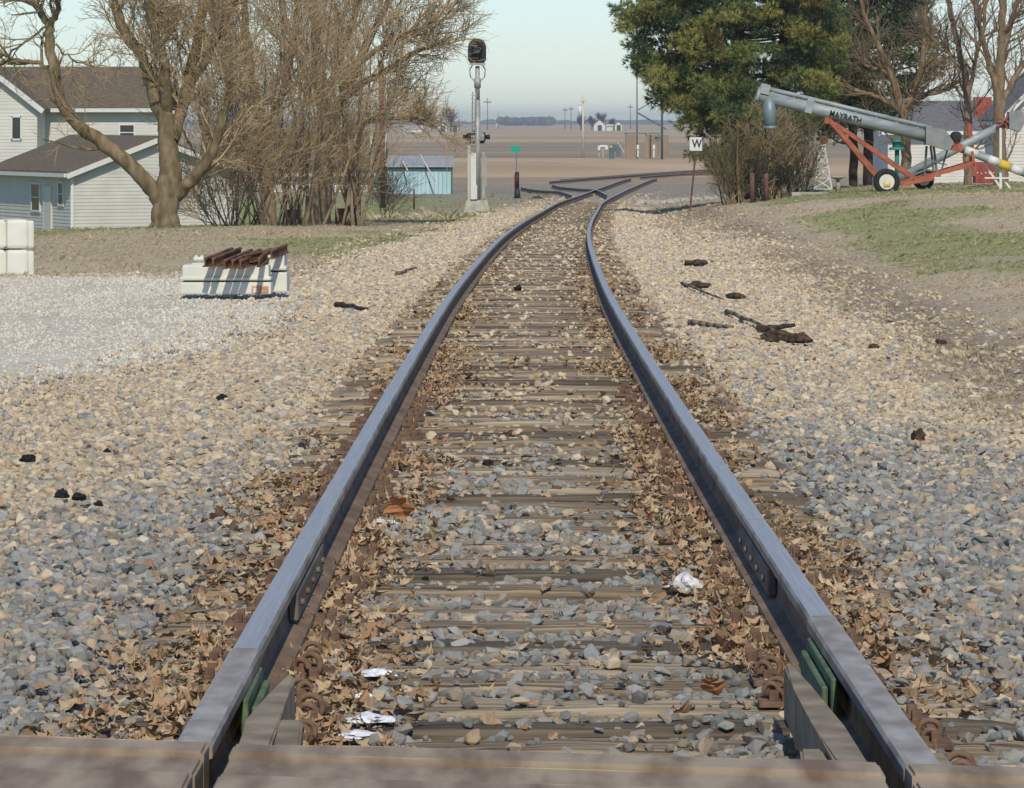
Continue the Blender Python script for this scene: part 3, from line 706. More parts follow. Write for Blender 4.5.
# ------------------------------------------------------------------ small things lying on the stones
def lump(name, px, py, w, h, m, label, cat, group=None, seed=0, rot=0):
    Y = 30.0; X = 0
    for _ in range(80): 
        X = (px-CX)*Y/F; Y = .5*Y+.5*F*(CZ-G(X, Y)-.03)/(py-HZ)
    s = Y/F; r = random.Random(seed+int(px)); bm = bmesh.new()
    bmesh.ops.create_icosphere(bm, subdivisions=3, radius=.5)
    for v in bm.verts:
        n = mnoise.noise(v.co*2.6+Vector((seed*3.3+px, 0, 0)))*.55+mnoise.noise(v.co*7+Vector((px, 2, 0)))*.28
        v.co *= 1+n; v.co.z = max(v.co.z, -.2); v.co = Vector((v.co.x*w*s, v.co.y*w*s*.8, v.co.z*h*s*1.2))
    me = bpy.data.meshes.new(name); bm.to_mesh(me); bm.free()
    o = link(name, me, m); o.location = (X, Y, G(X, Y)+.04+.15*h*s); o.rotation_euler = (0, 0, rot)
    return tag(o, label, cat, group)
def stick(name, px0, py0, px1, py1, r, m, label, wood=3):
    pts = []
    for px, py in ((px0, py0), (px1, py1)):
        Y = 30.0
        for _ in range(80): X = (px-CX)*Y/F; Y = .5*Y+.5*F*(CZ-G(X, Y)-.07)/(py-HZ)
        pts.append(Vector((X, Y, G(X, Y)+.07)))
    a, b_ = pts; n = 6; mb = MB(); q = [a.lerp(b_, i/n)+Vector((random.uniform(-1,1), random.uniform(-2,2), random.uniform(-.3,.3)))*r*.8 for i in range(n+1)]
    for i in range(n): mb.tube(q[i], q[i+1], r*(1-.5*i/n), r*(1-.5*(i+1)/n), 7)
    o = mb.build(name, m); return tag(o, label, 'stick')
lump('burnt_wood_chunk', 778, 341, 34, 13, M['burnt'], 'large dark charred wood chunk on the tan stones right of the track', 'wood chunk', seed=1)
lump('burnt_wood_chunk', 798, 343, 26, 11, M['burnt'], 'second charred chunk touching the largest one on its right', 'wood chunk', seed=5)
lump('burnt_wood_chunk', 695, 266, 22, 7, M['burnt'], 'farthest flat dark chunk on the right ballast', 'wood chunk', seed=2)
lump('burnt_wood_chunk', 699, 288, 24, 8, M['burnt'], 'dark ragged chunk with a stick trailing right, mid distance', 'wood chunk', seed=3)
lump('burnt_wood_chunk', 735, 299, 17, 8, M['burnt'], 'small round dark chunk right of the ragged one', 'wood chunk', seed=4)
lump('burnt_wood_chunk', 874, 349, 10, 5, M['burnt'], 'tiny dark brown clod near the right grass edge', 'wood chunk', seed=6)
lump('burnt_wood_chunk', 919, 441, 13, 13, M['burnt'], 'upright dark brown clod standing on the right ballast', 'wood chunk', seed=7)
lump('burnt_wood_chunk', 941, 345, 10, 6, M['burnt'], 'dark clod in the weeds beside the right lawn', 'wood chunk', seed=8)
lump('coal_lump', 223, 401, 11, 7, M['coal'], 'single black lump high on the left tan ballast', 'coal lump', seed=1)
lump('coal_lump', 29, 463, 15, 9, M['coal'], 'black pointed lump nearest the left picture edge', 'coal lump', seed=2)
lump('coal_lump', 62, 499, 13, 11, M['coal'], 'black lump at the left end of the black cluster', 'coal lump', seed=3)
lump('coal_lump', 80, 502, 14, 9, M['coal'], 'middle black lump of the cluster on grey stones', 'coal lump', seed=4)
lump('coal_lump', 99, 508, 9, 6, M['coal'], 'smallest black lump, right end of the cluster', 'coal lump', seed=5)
lump('coal_lump', 488, 467, 11, 7, M['coal'], 'small black lump lying between the rails', 'coal lump', seed=6)
lump('coal_lump', 518, 291, 8, 6, M['coal'], 'tiny black lump far off between the rails', 'coal lump', seed=7)
lump('coal_lump', 107, 454, 8, 4, M['coal'], 'thin black flake right of the pointed lump', 'coal lump', seed=8)
stick('stick', 336, 304, 370, 309, .028, M['burnt'], 'short dark broken stick on the left ballast')
stick('stick', 398, 273, 416, 268, .03, M['stick'], 'small grey stick left of the track, farther off')
stick('stick', 688, 322, 731, 327, .03, M['stick'], 'grey weathered stick lying flat beside the right rail')
stick('stick', 726, 311, 776, 331, .022, M['stick'], 'long thin stick pointing at the charred chunks')
stick('stick', 758, 329, 792, 326, .035, M['burnt'], 'dark forked stick resting behind the charred chunks')
stick('stick', 682, 283, 722, 299, .02, M['stick'], 'thin stick beside the ragged dark chunk')
for px, py, w, h, lab in ((378,678,34,9,'snow patch on a tie, farthest of the near four'),(366,703,26,10,'small crusty snow patch, second of the near four'),(371,724,44,9,'broad snow patch beside the left guard rail'),(360,740,40,8,'nearest snow patch, touching the steel crossing'),(388,525,34,5,'thin snow streak farther up between the rails'),(446,617,0,0,None)):
    if lab:
        o = lump('snow_patch', px, py, w, h*.8, M['snow'], lab, 'snow', 'old snow between the rails', seed=9)
bmA = leaf_proto
def big_leaf(px, py, size, seed, lab):
    Y = 30.0
    for _ in range(60): X = (px-CX)*Y/F; Y = .5*Y+.5*F*(CZ+.0107*Y+.12)/(py-HZ)
    o = leaf_proto(seed, M['leaf_orange']); o.name = 'orange_leaf'; COL.objects.link(o); o.location = (X, Y, -.0107*Y-.11); s = size*Y/F
    o.scale = (s*1.5, s, s); o.rotation_euler = (.9, .2, random.uniform(0, 3)); tag(o, lab, 'leaf')
big_leaf(400, 507, 34, 31, 'large orange leaf standing up beside the left rail')
big_leaf(712, 690, 30, 33, 'orange brown leaf on stones near the right guard rail')
big_leaf(720, 645, 24, 35, 'orange leaf behind the coiled clips of the right rail')
big_leaf(648, 519, 16, 36, 'small orange leaf near the middle of the right half track')
lump('plastic_bag', 686, 592, 36, 17, M['bag'], 'crumpled clear plastic bag on the stones between the rails', 'plastic bag', seed=12)

# ------------------------------------------------------------------ left: block stacks
def block(c, size, rz, name, label, group, lip=True, parent=None):
    b = MB(); w, d, h = size
    b.box((0,0,h*.55), (w, d, h*.9), bev=.02)
    if lip: b.box((0,0,.035), (w+.05, d+.05, .045), bev=.018)
    for x in (-w*.25, w*.25): b.box((x,0,h+.002), (w*.3, d*.5, .03), bev=.01)
    bmesh.ops.recalc_face_normals(b.bm, faces=b.bm.faces); me = bpy.data.meshes.new(name); b.bm.to_mesh(me); b.bm.free()
    o = link(name, me, M['plastic']); o.location = c; o.rotation_euler = (0, 0, rz); return tag(o, label, 'block', group)
Yb = 48.4; c0 = PG(227, Yb+.3); c0.z = P(0, 296, Yb).z
g1 = 'cream blocks under the rusty steel bars'
block(c0, (1.05,.5,.16), 0, 'cream_block', 'long cream lower block under the rusty steel bars', g1, lip=False)
block(c0+Vector((0,0,.165)), (1.0,.5,.19), 0, 'cream_block', 'long cream upper block carrying the rusty steel bars', g1)
block(c0+Vector((.56,.42,0)), (.26,.6,.26), .0, 'cream_block', 'narrow cream block standing at the right end of the bar stack, lower one', g1, lip=False)
block(c0+Vector((.53,.42,.27)), (.26,.6,.19), 0, 'cream_block', 'narrow cream block with flared foot at the right end, upper one', g1)
block(c0+Vector((-.34,.22,.385)), (.13,.13,.05), 0, 'cream_block', 'little cream cap block sitting left of the rusty bars', g1, lip=False)
t = empty('orange_label_box', c0+Vector((.40,-.27,.02)), 'small orange framed box leaning on the lower cream block', 'box')
b = MB(); L0 = Vector(t.location)
b.box(L0+Vector((0,0,.045)), (.19,.012,.09)); b.build('box_panel', M['leaf_orange'], t)
b = MB(); b.box(L0+Vector((-.055,-.008,.045)), (.05,.008,.06)); b.build('white_square', M['white'], t)
b = MB(); b.box(L0+Vector((.045,-.008,.035)), (.07,.008,.035)); b.build('grey_square', M['alu'], t)
barlab = ['leftmost rusty bar, its end hanging over the cream block','second rusty bar from the left on the cream block','third rusty bar from the left, steeply propped','fourth rusty bar from the left, just left of the stack middle','fifth rusty bar from the left, crossing the stack middle','sixth rusty bar from the left, lying lowest','seventh rusty bar from the left, above the orange box','rightmost rusty bar, highest of the bundle']
for i, (x, dx, dz, zz, fr) in enumerate(((-.21,.24,.14,0,.60),(-.12,.25,.15,.0,.62),(.02,.24,.15,-.02,.70),(.11,.25,.16,-.02,.70),(.20,.26,.15,-.02,.70),(.29,.26,.10,.01,.40),(.41,.06,.13,.0,.66),(.53,.14,.12,.05,.34))):
    b = MB(); a = c0+Vector((x, -fr, .44+zz-.03*(fr>.5))); e = c0+Vector((x+dx, .42, .45+zz+dz*.35)); up = Vector((0,0,1))
    b.bar(a+up*.028, e+up*.028, .042, .026, bev=.006); b.bar(a-up*.016, e-up*.016, .016, .07); b.bar(a-up*.058, e-up*.058, .066, .016, bev=.004)
    o = b.build('rusty_rail_piece', M['rustbar']); tag(o, barlab[i], 'steel bar', 'rusty steel bars on the cream blocks')
Yc = 58; c1 = P(14, 279, Yc+.3); g2 = 'cream blocks at the left picture edge'
for k in range(2):
    b = MB(); zb = c1.z+.42*k; cx_ = c1.x-.28
    b.box((cx_+.27, Yc+.4, zb+.21), (.30,.62,.40), rz=.28, bev=.045)
    b.box((cx_-.05, Yc+.42, zb+.21), (.30,.62,.40), rz=.28, bev=.045)
    b.box((cx_+.10, Yc+.44, zb+.20), (.56,.55,.34), rz=.28, bev=.02)
    b.box((cx_+.41, Yc+.30, zb+.2), (.28,.16,.38), rz=.28, bev=.03)
    o = b.build('ribbed_cream_block', M['plastic']); tag(o, ('lower' if k == 0 else 'upper')+' ribbed cream block of the stack at the left picture edge', 'block', g2)

# ------------------------------------------------------------------ signal
Ysg = 143.0; s = Ysg/F
g0 = P(477, 211, Ysg); SG = empty('railway_signal', g0, 'tall grey searchlight signal mast with black head on a concrete base', 'signal')
b = MB(); bm = b.bm
w0, w1 = 14.5*s, 12*s
p = lambda px, py, dy=0: P(px, py, Ysg)+Vector((0, dy, 0))
lo = [(g0.x-w0, Ysg-.45), (g0.x+w0, Ysg-.45), (g0.x+w0, Ysg+.45), (g0.x-w0, Ysg+.45)]
vs = [bm.verts.new((x, y, g0.z-.15)) for x, y in lo]+[bm.verts.new((g0.x+(x-g0.x)*.7, Ysg+(y-Ysg)*.7, p(0,200).z)) for x, y in lo]
for f in ((0,1,2,3),(7,6,5,4),(0,4,5,1),(1,5,6,2),(2,6,7,3),(3,7,4,0)): bm.faces.new([vs[i] for i in f])
pt('concrete_base', b, M['concrete'], SG)
b = MB(); b.tube(p(477.5,201), p(477.5,100), 3.2*s, 2.8*s, 14); b.tube(p(477.5,100), p(477.5,66), 2.4*s, 2.2*s, 14); b.tube(p(477.5,88), p(477.5,78), 3.4*s, 3.4*s, 14)
pt('mast', b, M['alu'], SG)
b = MB()
out = []
for k in range(17):
    a = math.pi*k/16; out.append((477+9.2*math.cos(a), 48-9.6*math.sin(a)))
out = [(486.2,60),]+out+[(467.8,60),(470,63),(484,63)]
b.slab([p(x, y, -.05) for x, y in out], (0,.1,0)); pt('signal_head', b, M['black'], SG)
b = MB()      # hood and lens housing
for q in (-.35,): 
    b.tube(p(477,49,-.36), p(477,49,-.06), 5.2*s, 5.2*s, 20, cap=False)
    b.tube(p(477,49,.05), p(477,49,.42), 5.6*s, 4.5*s, 16)
pt('lens_hood', b, M['black'], SG)
b = MB(); b.tube(p(477,49,-.14), p(477,49,-.07), 4.6*s, 4.6*s, 20); pt('lens', b, M['lens'], SG)
b = MB(); b.box(p(477.5,64), (16*s,.4,.06)); 
for q in (-1, 1): b.path([p(477.5+q*5,65), p(477.5+q*8,70), p(477.5+q*7,77), p(477.5+q*2,82)], .6*s, 6)
pt('head_bracket', b, M['alu'], SG)
b = MB()      # ladder
for x in (471.2,475.2): b.bar(p(x,200,-.25), p(x+(1.5 if x < 473 else 1), 92,-.12), .03)
for k in range(26): y = 198-k*4.1; b.bar(p(471.2,y,-.24), p(475.8,y,-.24), .025)
pt('ladder', b, M['alu'], SG)
b = MB()
b.tube(p(466,137), p(473,137), 3.3*s, 4.8*s, 14); b.tube(p(482,137), p(485.5,137), 5*s, 4.5*s, 14); b.tube(p(485.5,137), p(490,137), 2*s, 2.6*s, 10); b.tube(p(463,137), p(466,137), 2.6*s, 2*s, 10)
b.box(p(477,142), (15*s,.12,.1)); b.box(p(474,133), (5*s,.2,4*s))
pt('crossing_lamp', b, M['black'], SG)
b = MB(); b.tube(p(481.5,137,-.1), p(484,137,-.1), 4.2*s, 4.2*s, 16); b.box(p(482.6,137,-.2), (3.2*s,.05,6*s)); pt('lamp_lens', b, M['alu'], SG)
b = MB(); b.box(p(473.5,172,-.32), (5.5*s,.06,38*s)); b.box(p(474,192,-.34), (6.5*s,.10,14*s)); pt('white_panel', b, M['white'], SG)
b = MB(); b.bar(p(469,204,-.1), p(469,146,-.1), .09); pt('wooden_side_post', b, M['polepale'], SG)
b = MB(); b.bar(p(483.6,198), p(483.6,152), .10); b.bar(p(486,186), p(486,156), .04); pt('conduit', b, M['alu'], SG)
b = MB(); b.box(p(474.5,187,-.36), (4*s,.05,.10)); pt('number_plate', b, M['transformer'], SG)

# switch stand
Yw = 185.0; s = Yw/F; p = lambda px, py, dy=0: P(px, py, Yw)+Vector((0, dy, 0))
SS = empty('switch_stand', p(516,201.5), 'switch stand with a square green target beside the turnout', 'switch stand')
b = MB(); b.box(p(515.5,149), (9*s,.03,5.6*s)); pt('green_target', b, M['greensign'], SS)
b = MB(); b.bar(p(516,151), p(517,180), .045); pt('target_rod', b, M['polesteel'], SS)
b = MB(); b.tube(p(517,172), p(517,188), 2.1*s, 2.3*s, 8); b.tube(p(517,188), p(517.5,202), 2.3*s, 3.8*s, 8); b.box(p(518,201.5), (16*s,.5,.12)); pt('stand_body', b, M['black'], SS)
b = MB(); b.bar(p(514.4,175,-.1), p(514.4,189,-.1), .06, .06); pt('lever', b, M['redpaint'], SS)
b = MB(); b.box(p(505,202.3), (22*s,.35,.10)); b.box(p(530,202.3), (20*s,.35,.10)); pt('head_block', b, M['tie_dark'], SS)
b = MB(); b.ball(p(537,200), 7*s, sc=(1,1,.6)); b.tube(p(530,201), p(548,201), .05, n=8); o = b.build('switch_machine', M['burnt']); tag(o, 'low dark switch rod cover on the ground right of the green target', 'switch rod cover')

# whistle post
Yw = 112.0; s = Yw/F; p = lambda px, py, dy=0: P(px, py, Yw)+Vector((0, dy, 0))
WP = empty('whistle_post', p(690,209), 'leaning rusty post with a white square sign reading W', 'sign')
b = MB(); b.bar(p(690,211), p(697,139), .085, .05); pt('post', b, M['polerust'], WP)
b = MB(); b.box(p(695.8,144,-.045), (12.5*s,.02,13.5*s), bev=.004); pt('sign_panel', b, M['white'], WP)
def text_mesh(txt, size, name, m, ext=.004):
    cu = bpy.data.curves.new(name, 'FONT'); cu.body = txt; cu.size = size; cu.extrude = ext; cu.align_x = 'CENTER'; cu.align_y = 'CENTER'; cu.offset = size*.02
    ob = bpy.data.objects.new('tmp', cu); COL.objects.link(ob); bpy.context.view_layer.update()
    me = bpy.data.meshes.new_from_object(ob.evaluated_get(bpy.context.evaluated_depsgraph_get())); bpy.data.objects.remove(ob); me.name = name
    me.materials.clear(); return link(name, me, m)
o = text_mesh('W', .31, 'letter', M['black']); o.parent = WP; o.location = p(696.8,144,-.062)-Vector(WP.location); o.rotation_euler = (math.pi/2, 0, 0); o.scale = (.8,1.0,1)

# ------------------------------------------------------------------ buildings
def siding_wall(b, a, c, z0, z1, mi=0, lap=.12, d=.014):
    """a lapped clapboard wall from plan point a to c, outward side to the right of a->c reversed"""
    a = Vector((*a, 0)); c = Vector((*c, 0)); t = (c-a).normalized(); n = Vector((t.y, -t.x, 0)); z = z0
    while z < z1-.01:
        z2 = min(z+lap, z1); pts = [a+Vector((0,0,z))+n*d, c+Vector((0,0,z))+n*d, c+Vector((0,0,z2)), a+Vector((0,0,z2))]
        b.slab(pts, -n*.05-Vector((0,0,0)), mi); z = z2
def gable_siding(b, a, c, z0, zp, lap=.12, d=.014):
    a = Vector((*a, 0)); c = Vector((*c, 0)); t = (c-a); L_ = t.length; t.normalize(); n = Vector((t.y, -t.x, 0)); z = z0
    while z < zp-.02:
        z2 = min(z+lap, zp); f0 = (z-z0)/(zp-z0)*.5; f1 = (z2-z0)/(zp-z0)*.5
        pts = [a+t*L_*f0+Vector((0,0,z))+n*d, a+t*L_*(1-f0)+Vector((0,0,z))+n*d, a+t*L_*(1-f1)+Vector((0,0,z2)), a+t*L_*min(f1,.4999)+Vector((0,0,z2))]
        b.slab(pts, -n*.05); z = z2
def house(name, label, corner, gang, gw, ln, z0, ze, zp, wall, roof, windows=(), doors=(), over=.25, cat='house', extra=None):
    """gable end from corner along direction gang; side wall runs back-left from the corner"""
    H = empty(name, (corner[0], corner[1], z0), label, cat)
    g = Vector((math.cos(gang), math.sin(gang), 0)); s_ = Vector((-math.sin(gang), math.cos(gang), 0)); c = Vector((corner[0], corner[1], 0))
    A = c; B = c+g*gw; C_ = B+s_*ln; D = A+s_*ln
    b = MB(); siding_wall(b, A.xy, B.xy, z0, ze); gable_siding(b, A.xy, B.xy, ze, zp); siding_wall(b, D.xy, A.xy, z0, ze); siding_wall(b, B.xy, C_.xy, z0, ze)
    b.slab([C_+Vector((0,0,z0)), D+Vector((0,0,z0)), D+Vector((0,0,ze)), (C_+D)/2+Vector((0,0,zp)), C_+Vector((0,0,ze))], -s_*.05)
    pt('wall', b, wall, H)
    b = MB(); mid = (A+B)/2; th = Vector((0,0,.10)); sl = (zp-ze)/(gw/2)
    for S, q in ((A, -1), (B, 1)):
        e0 = S+g*q*over+Vector((0,0,ze-sl*over+.03))-s_*over; r0 = mid+Vector((0,0,zp+.03))-s_*over
        b.slab([e0, r0, r0+s_*(ln+2*over), e0+s_*(ln+2*over)], th)
    R_ = pt('roof', b, roof, H)
    b = MB()
    for S, q in ((A, -1), (B, 1)):
        e0 = S+g*q*over+Vector((0,0,ze-sl*over-.04))-s_*(over+.03); r0 = mid+Vector((0,0,zp-.04))-s_*(over+.03); b.bar(e0, r0, .04, .17)
        e1 = S+g*q*(over+.04)+Vector((0,0,ze-sl*over+.0)); b.bar(e1-s_*over, e1+s_*(ln+over), .08, .13)
    for S in (A, B): b.bar(S+Vector((0,0,z0))-s_*.03, S+Vector((0,0,ze))-s_*.03, .10, .10)
    pt('trim', b, M['trim'], H)
    for (wl, t0, w, zb, h) in windows:      # wall 'g' gable or 's' side; distance from the corner, width, sill height, height
        dirv, n = (g, -s_) if wl == 'g' else (s_, -g)
        a0 = A+dirv*t0+n*.03; b = MB(); cc = a0+dirv*w/2+Vector((0,0,z0+zb+h/2)); ang = math.atan2(dirv.y, dirv.x)
        for q in (-1, 1): b.box(cc+dirv*q*(w/2+.03), (.07,.06,h+.14), rz=ang)
        for q in (-1, 1): b.box(cc+Vector((0,0,q*(h/2+.03))), (w,.062,.07), rz=ang)
        b.box(cc, (w, .05, .035), rz=ang); fr = pt('window_frame', b, M['trim'], H)
        b = MB(); b.box(cc-n*.005, (w,.03,h), rz=ang); pt('window_pane', b, M['glass'], H)
    for (wl, t0, w, h) in doors:
        dirv, n = (g, -s_) if wl == 'g' else (s_, -g); ang = math.atan2(dirv.y, dirv.x)
        cc = A+dirv*(t0+w/2)+n*.035+Vector((0,0,z0+h/2)); b = MB(); b.box(cc, (w,.05,h), rz=ang); b.box(cc-dirv*(w/2+.03), (.06,.07,h+.05), rz=ang); b.box(cc+dirv*(w/2+.03), (.06,.07,h+.05), rz=ang); pt('door', b, M['siding'], H)
    return H, g, s_
Yh = 142.0
c = P(72, 0, Yh); zb = P(0,236,Yh).z; ze = P(0,172,Yh).z; zp = P(0,139,Yh+3).z
house('garage', 'low pale grey garage with brown roof behind the bare tree', (c.x, Yh), R(24), 5.9, 9, zb-.3, ze, zp, M['siding2'], M['shingle'],
      windows=(('s', .85, .5, 1.35, .72), ('s', 3.5, .9, 1.1, .9)), doors=(('s', 2.2, .75, 1.95),), over=.3)
Ym = 168.0; c = P(29, 0, Ym); ze = P(0,107,Ym).z; zp = P(0,70,Ym+2).z; z0 = P(0,232,Ym).z
# main house: ridge parallel to the picture, drawn as a long block turned 90 degrees
def long_house(name, label, px0, px1, Y, pyb, pye, pyr, depth, wall, roof, rot=0, wins=(), over=.35, cat='house', chim=None, gable=True):
    s = Y/F; x0, x1 = (px0-CX)*s, (px1-CX)*s; zb, ze, zr = P(0,pyb,Y).z, P(0,pye,Y).z, P(0,pyr,Y+depth/2).z
    H = empty(name, ((x0+x1)/2, Y, zb), label, cat)
    b = MB(); siding_wall(b, (x0, Y), (x1, Y), zb, ze, lap=.13); siding_wall(b, (x1, Y), (x1, Y+depth), zb, ze, lap=.13); siding_wall(b, (x0, Y+depth), (x0, Y), zb, ze, lap=.13)
    for x in (x0+.02, x1-.02): b.slab([(x,Y+.02,ze-.1),(x,Y+depth,ze-.1),(x,Y+depth/2,zr-.02)], (.04,0,0))
    b.slab([(x0,Y+depth,zb),(x1,Y+depth,zb),(x1,Y+depth,ze),(x0,Y+depth,ze)], (0,.05,0)); pt('wall', b, wall, H)
    b = MB(); sl = (zr-ze)/(depth/2)
    for q, ye in ((1, Y-over), (-1, Y+depth+over)):
        b.slab([(x0-over, ye, ze-sl*over+.03), (x1+over, ye, ze-sl*over+.03), (x1+over, Y+depth/2, zr+.03), (x0-over, Y+depth/2, zr+.03)], (0,0,.11))
    pt('roof', b, roof, H)
    b = MB(); b.box(((x0+x1)/2, Y-over-.06, ze-sl*over+.02), (x1-x0+2*over, .10, .15)); 
    for x in (x0-over-.03, x1+over+.03):
        b.bar((x, Y-over, ze-sl*over-.0), (x, Y+depth/2, zr), .05, .2); b.bar((x, Y+depth+over, ze-sl*over), (x, Y+depth/2, zr), .05, .2)
    pt('trim', b, M['trim'], H)
    for (wx0, wx1, wy0, wy1) in wins:
        cc = (P(wx0,wy0,Y)+P(wx1,wy1,Y))/2; w, h = (wx1-wx0)*s, (wy1-wy0)*s; cc.y = Y-.03
        b = MB()
        for q in (-1, 1): b.box(cc+Vector((q*(w/2+.03),0,0)), (.08,.06,h+.14)); b.box(cc+Vector((0,0,q*(h/2+.03))), (w,.062,.08))
        b.box(cc, (w,.05,.04)); pt('window_frame', b, M['trim'], H)
        b = MB(); b.box(cc+Vector((0,.01,0)), (w,.03,h)); pt('window_pane', b, M['glass'], H)
    if chim:
        (cx0, cx1, cy0, cy1) = chim; cc = (P(cx0,cy0,Y+depth/2)+P(cx1,cy1,Y+depth/2))/2
        b = MB(); b.box(cc, ((cx1-cx0)*s, .7, (cy1-cy0)*s)); b.box(cc+Vector((0,0,(cy1-cy0)*s/2)), ((cx1-cx0)*s+.1, .8, .1)); pt('chimney', b, M['brick'], H)
    return H
MH = long_house('house', 'two storey white house with dark brown roof at far left', -60, 158, Ym, 232, 107, 70, 7, M['siding'], M['shingle'], wins=((120,134,125,140),))
# front gable wing of the white house, cut by the left picture edge
s = (Ym-3)/F; Yg = Ym-3; b = MB(); x0, x1 = (-97-CX)*s, (37-CX)*s; zb = P(0,232,Yg).z; ze = P(0,108,Yg).z; zr = P(0,54,Yg).z
L_ = Vector(MH.location)
siding_wall(b, (x0, Yg), (x1, Yg), zb, ze, lap=.13); gable_siding(b, (x0, Yg), (x1, Yg), ze, zr, .13); siding_wall(b, (x1, Yg), (x1, Ym), zb, ze, lap=.13); pt('gable_wing', b, M['siding'], MH)
b = MB(); mid = (x0+x1)/2
for e, q in ((x0, -1), (x1, 1)): b.slab([(e+q*.25, Yg-.25, ze-.12), (mid, Yg-.25, zr+.05), (mid, Ym+2, zr+.05), (e+q*.25, Ym+.2, ze-.12)], (0,0,.1))
pt('wing_roof', b, M['shingle'], MH)
b = MB()
for e, q in ((x0, -1), (x1, 1)): b.bar((e+q*.27, Yg-.30, ze-.14), (mid, Yg-.30, zr+.02), .05, .2)
pt('wing_trim', b, M['trim'], MH)
cc = (P(13,118,Yg)+P(20,138,Yg))/2; b = MB(); 
for q in (-1, 1): b.box(cc+Vector((q*.19,-.04,0)), (.07,.06,.95))
b.box(cc+Vector((0,-.04,.45)), (.4,.06,.07)); b.box(cc+Vector((0,-.04,-.45)), (.4,.06,.07)); b.build('window_frame', M['trim'], MH)
b = MB(); b.box(cc+Vector((0,-.03,0)), (.32,.03,.85)); b.build('window_pane', M['glass'], MH)
long_house('ranch_house', 'low white ranch house with brown roof seen through the thicket', 262, 376, 205, 206, 172, 135, 8, M['siding'], M['shingle'], wins=((300,308,180,192),(322,330,180,192)))
# teal shed
Yt = 200.0; s = Yt/F; SH = empty('teal_shed', P(419,192,Yt), 'low teal metal shed with a grey roof left of the signal', 'shed')
x0, x1 = (388-CX)*s, (451-CX)*s; zb = P(0,194,Yt).z; z1 = P(0,168,Yt).z; zr = P(0,157,Yt+3).z
b = MB(); n = 15
for i in range(n):
    xa = x0+(x1-x0)*i/n; xb = x0+(x1-x0)*(i+1)/n; b.box(((xa+xb)/2, Yt, (zb+z1)/2), (xb-xa-.01, .05, z1-zb)); b.box((xa+.03, Yt-.03, (zb+z1)/2), (.045, .04, z1-zb))
b.box((x1, Yt+1.5, (zb+z1)/2), (.05, 3, z1-zb)); b.box((x0, Yt+1.5, (zb+z1)/2), (.05, 3, z1-zb)); b.box(((x0+x1)/2, Yt+3, (zb+z1)/2), (x1-x0, .05, z1-zb)); pt('wall', b, M['teal'], SH)
b = MB(); b.box(((x0+x1)/2, Yt-.09, z1-.02), (x1-x0+.1, .08, .12)); b.bar((x1+.04, Yt-.05, zb), (x1+.04, Yt-.05, z1+.15), .08); pt('eave_trim', b, M['tealdark'], SH)
b = MB(); b.slab([(x0-.15, Yt-.25, z1+.05), (x1+.15, Yt-.25, z1+.05), (x1+.05, Yt+3.2, zr), (x0-.05, Yt+3.2, zr)], (0,0,.06))
for i in range(14): xx = x0+(x1-x0)*i/13; b.bar((xx, Yt-.24, z1+.125), (xx, Yt+3.1, zr+.075), .03)
pt('roof', b, M['shedroof'], SH)
for (a, e, lab) in (((420,154),(435,181),'long pale yellow pole leaning on the teal shed'),((401,158),(408,171),'short pale yellow pole leaning on the left end of the shed')):
    b = MB(); b.tube(P(a[0],a[1],Yt-.1), P(e[0],e[1],Yt-.8), .035, .035, 8); o = b.build('leaning_pole', M['polepale']); tag(o, lab, 'pole')
# right house with grey roof, chimney
long_house('white_house', 'white house with grey roof and brick chimney behind the auger', 888, 1150, 172, 186, 131, 104, 8, M['siding'], M['shinglegray'], wins=((1050,1062,140,158),))
Yr = 165.0; s = Yr/F
b = MB(); b.box((P(974,97,Yr)+P(991,117,Yr))/2, (17*s,.5,20*s), bev=.01); b.box(P(982,122,Yr), (5*s,.2,12*s)); o = b.build('red_cabinet', M['redpaint']); tag(o, 'faded red box raised behind the bare tree trunks', 'box')
c = P(1004, 0, 150); house('white_garage', 'white gable fronted garage at the right picture edge', (c.x, 150), 0, 3.4, 6, P(0,188,150).z, P(0,116,150).z, P(0,66,150).z, M['siding'], M['shinglegray'])
# dark red box with a row of white marks
Yq = 121.0; s = Yq/F; RB = empty('red_wagon_box', P(984,184,Yq), 'dark red box with a row of small white dots under the auger', 'box')
b = MB(); b.box((P(974,162,Yq)+P(994,183,Yq))/2, (20*s,.7,21*s), bev=.02); pt('box_body', b, M['brick'], RB)
b = MB()
for k in range(5): b.ball(P(976+k*4,173+(.6 if k%2 else -.3),Yq)+Vector((0,-.36,0)), .9*s, sub=1)
pt('white_dots', b, M['white'], RB)

# ------------------------------------------------------------------ augers
Ya = 110.0; s = Ya/F; p = lambda px, py, dy=0: P(px, py, Ya)+Vector((0, dy, 0))
AG = empty('grain_auger', p(884,188), 'large grey grain auger on wheels with red orange frame', 'grain auger')
T0, T1 = p(758,95), p(930,137)
b = MB(); b.tube(T0, T1, 6.2*s, 6.2*s, 20); b.tube(p(756.5,94.5), p(759.5,95.3), 8*s, 8*s, 20); pt('main_tube', b, M['auger'], AG)
dirn = (T1-T0).normalized(); upn = Vector((-dirn.z, 0, dirn.x)); upn = upn if upn.z > 0 else -upn
b = MB(); b.tube(T0+upn*8.6*s, T1+upn*9.0*s, 2.2*s, 2.2*s, 10)
for k in range(8): c = T0.lerp(T1, .08+k*.12); b.bar(c+upn*5.8*s, c+upn*8.2*s, .05)
pt('return_tube', b, M['auger'], AG)
b = MB(); c = p(809,106.5); b.box(c+upn*1.5*s, (7*s,.42,16*s), ry=-math.atan2(dirn.z, dirn.x)); b.box(p(764,93)+upn*4*s, (9*s,.4,10*s), ry=-math.atan2(dirn.z, dirn.x)); pt('tube_collar', b, M['auger'], AG)
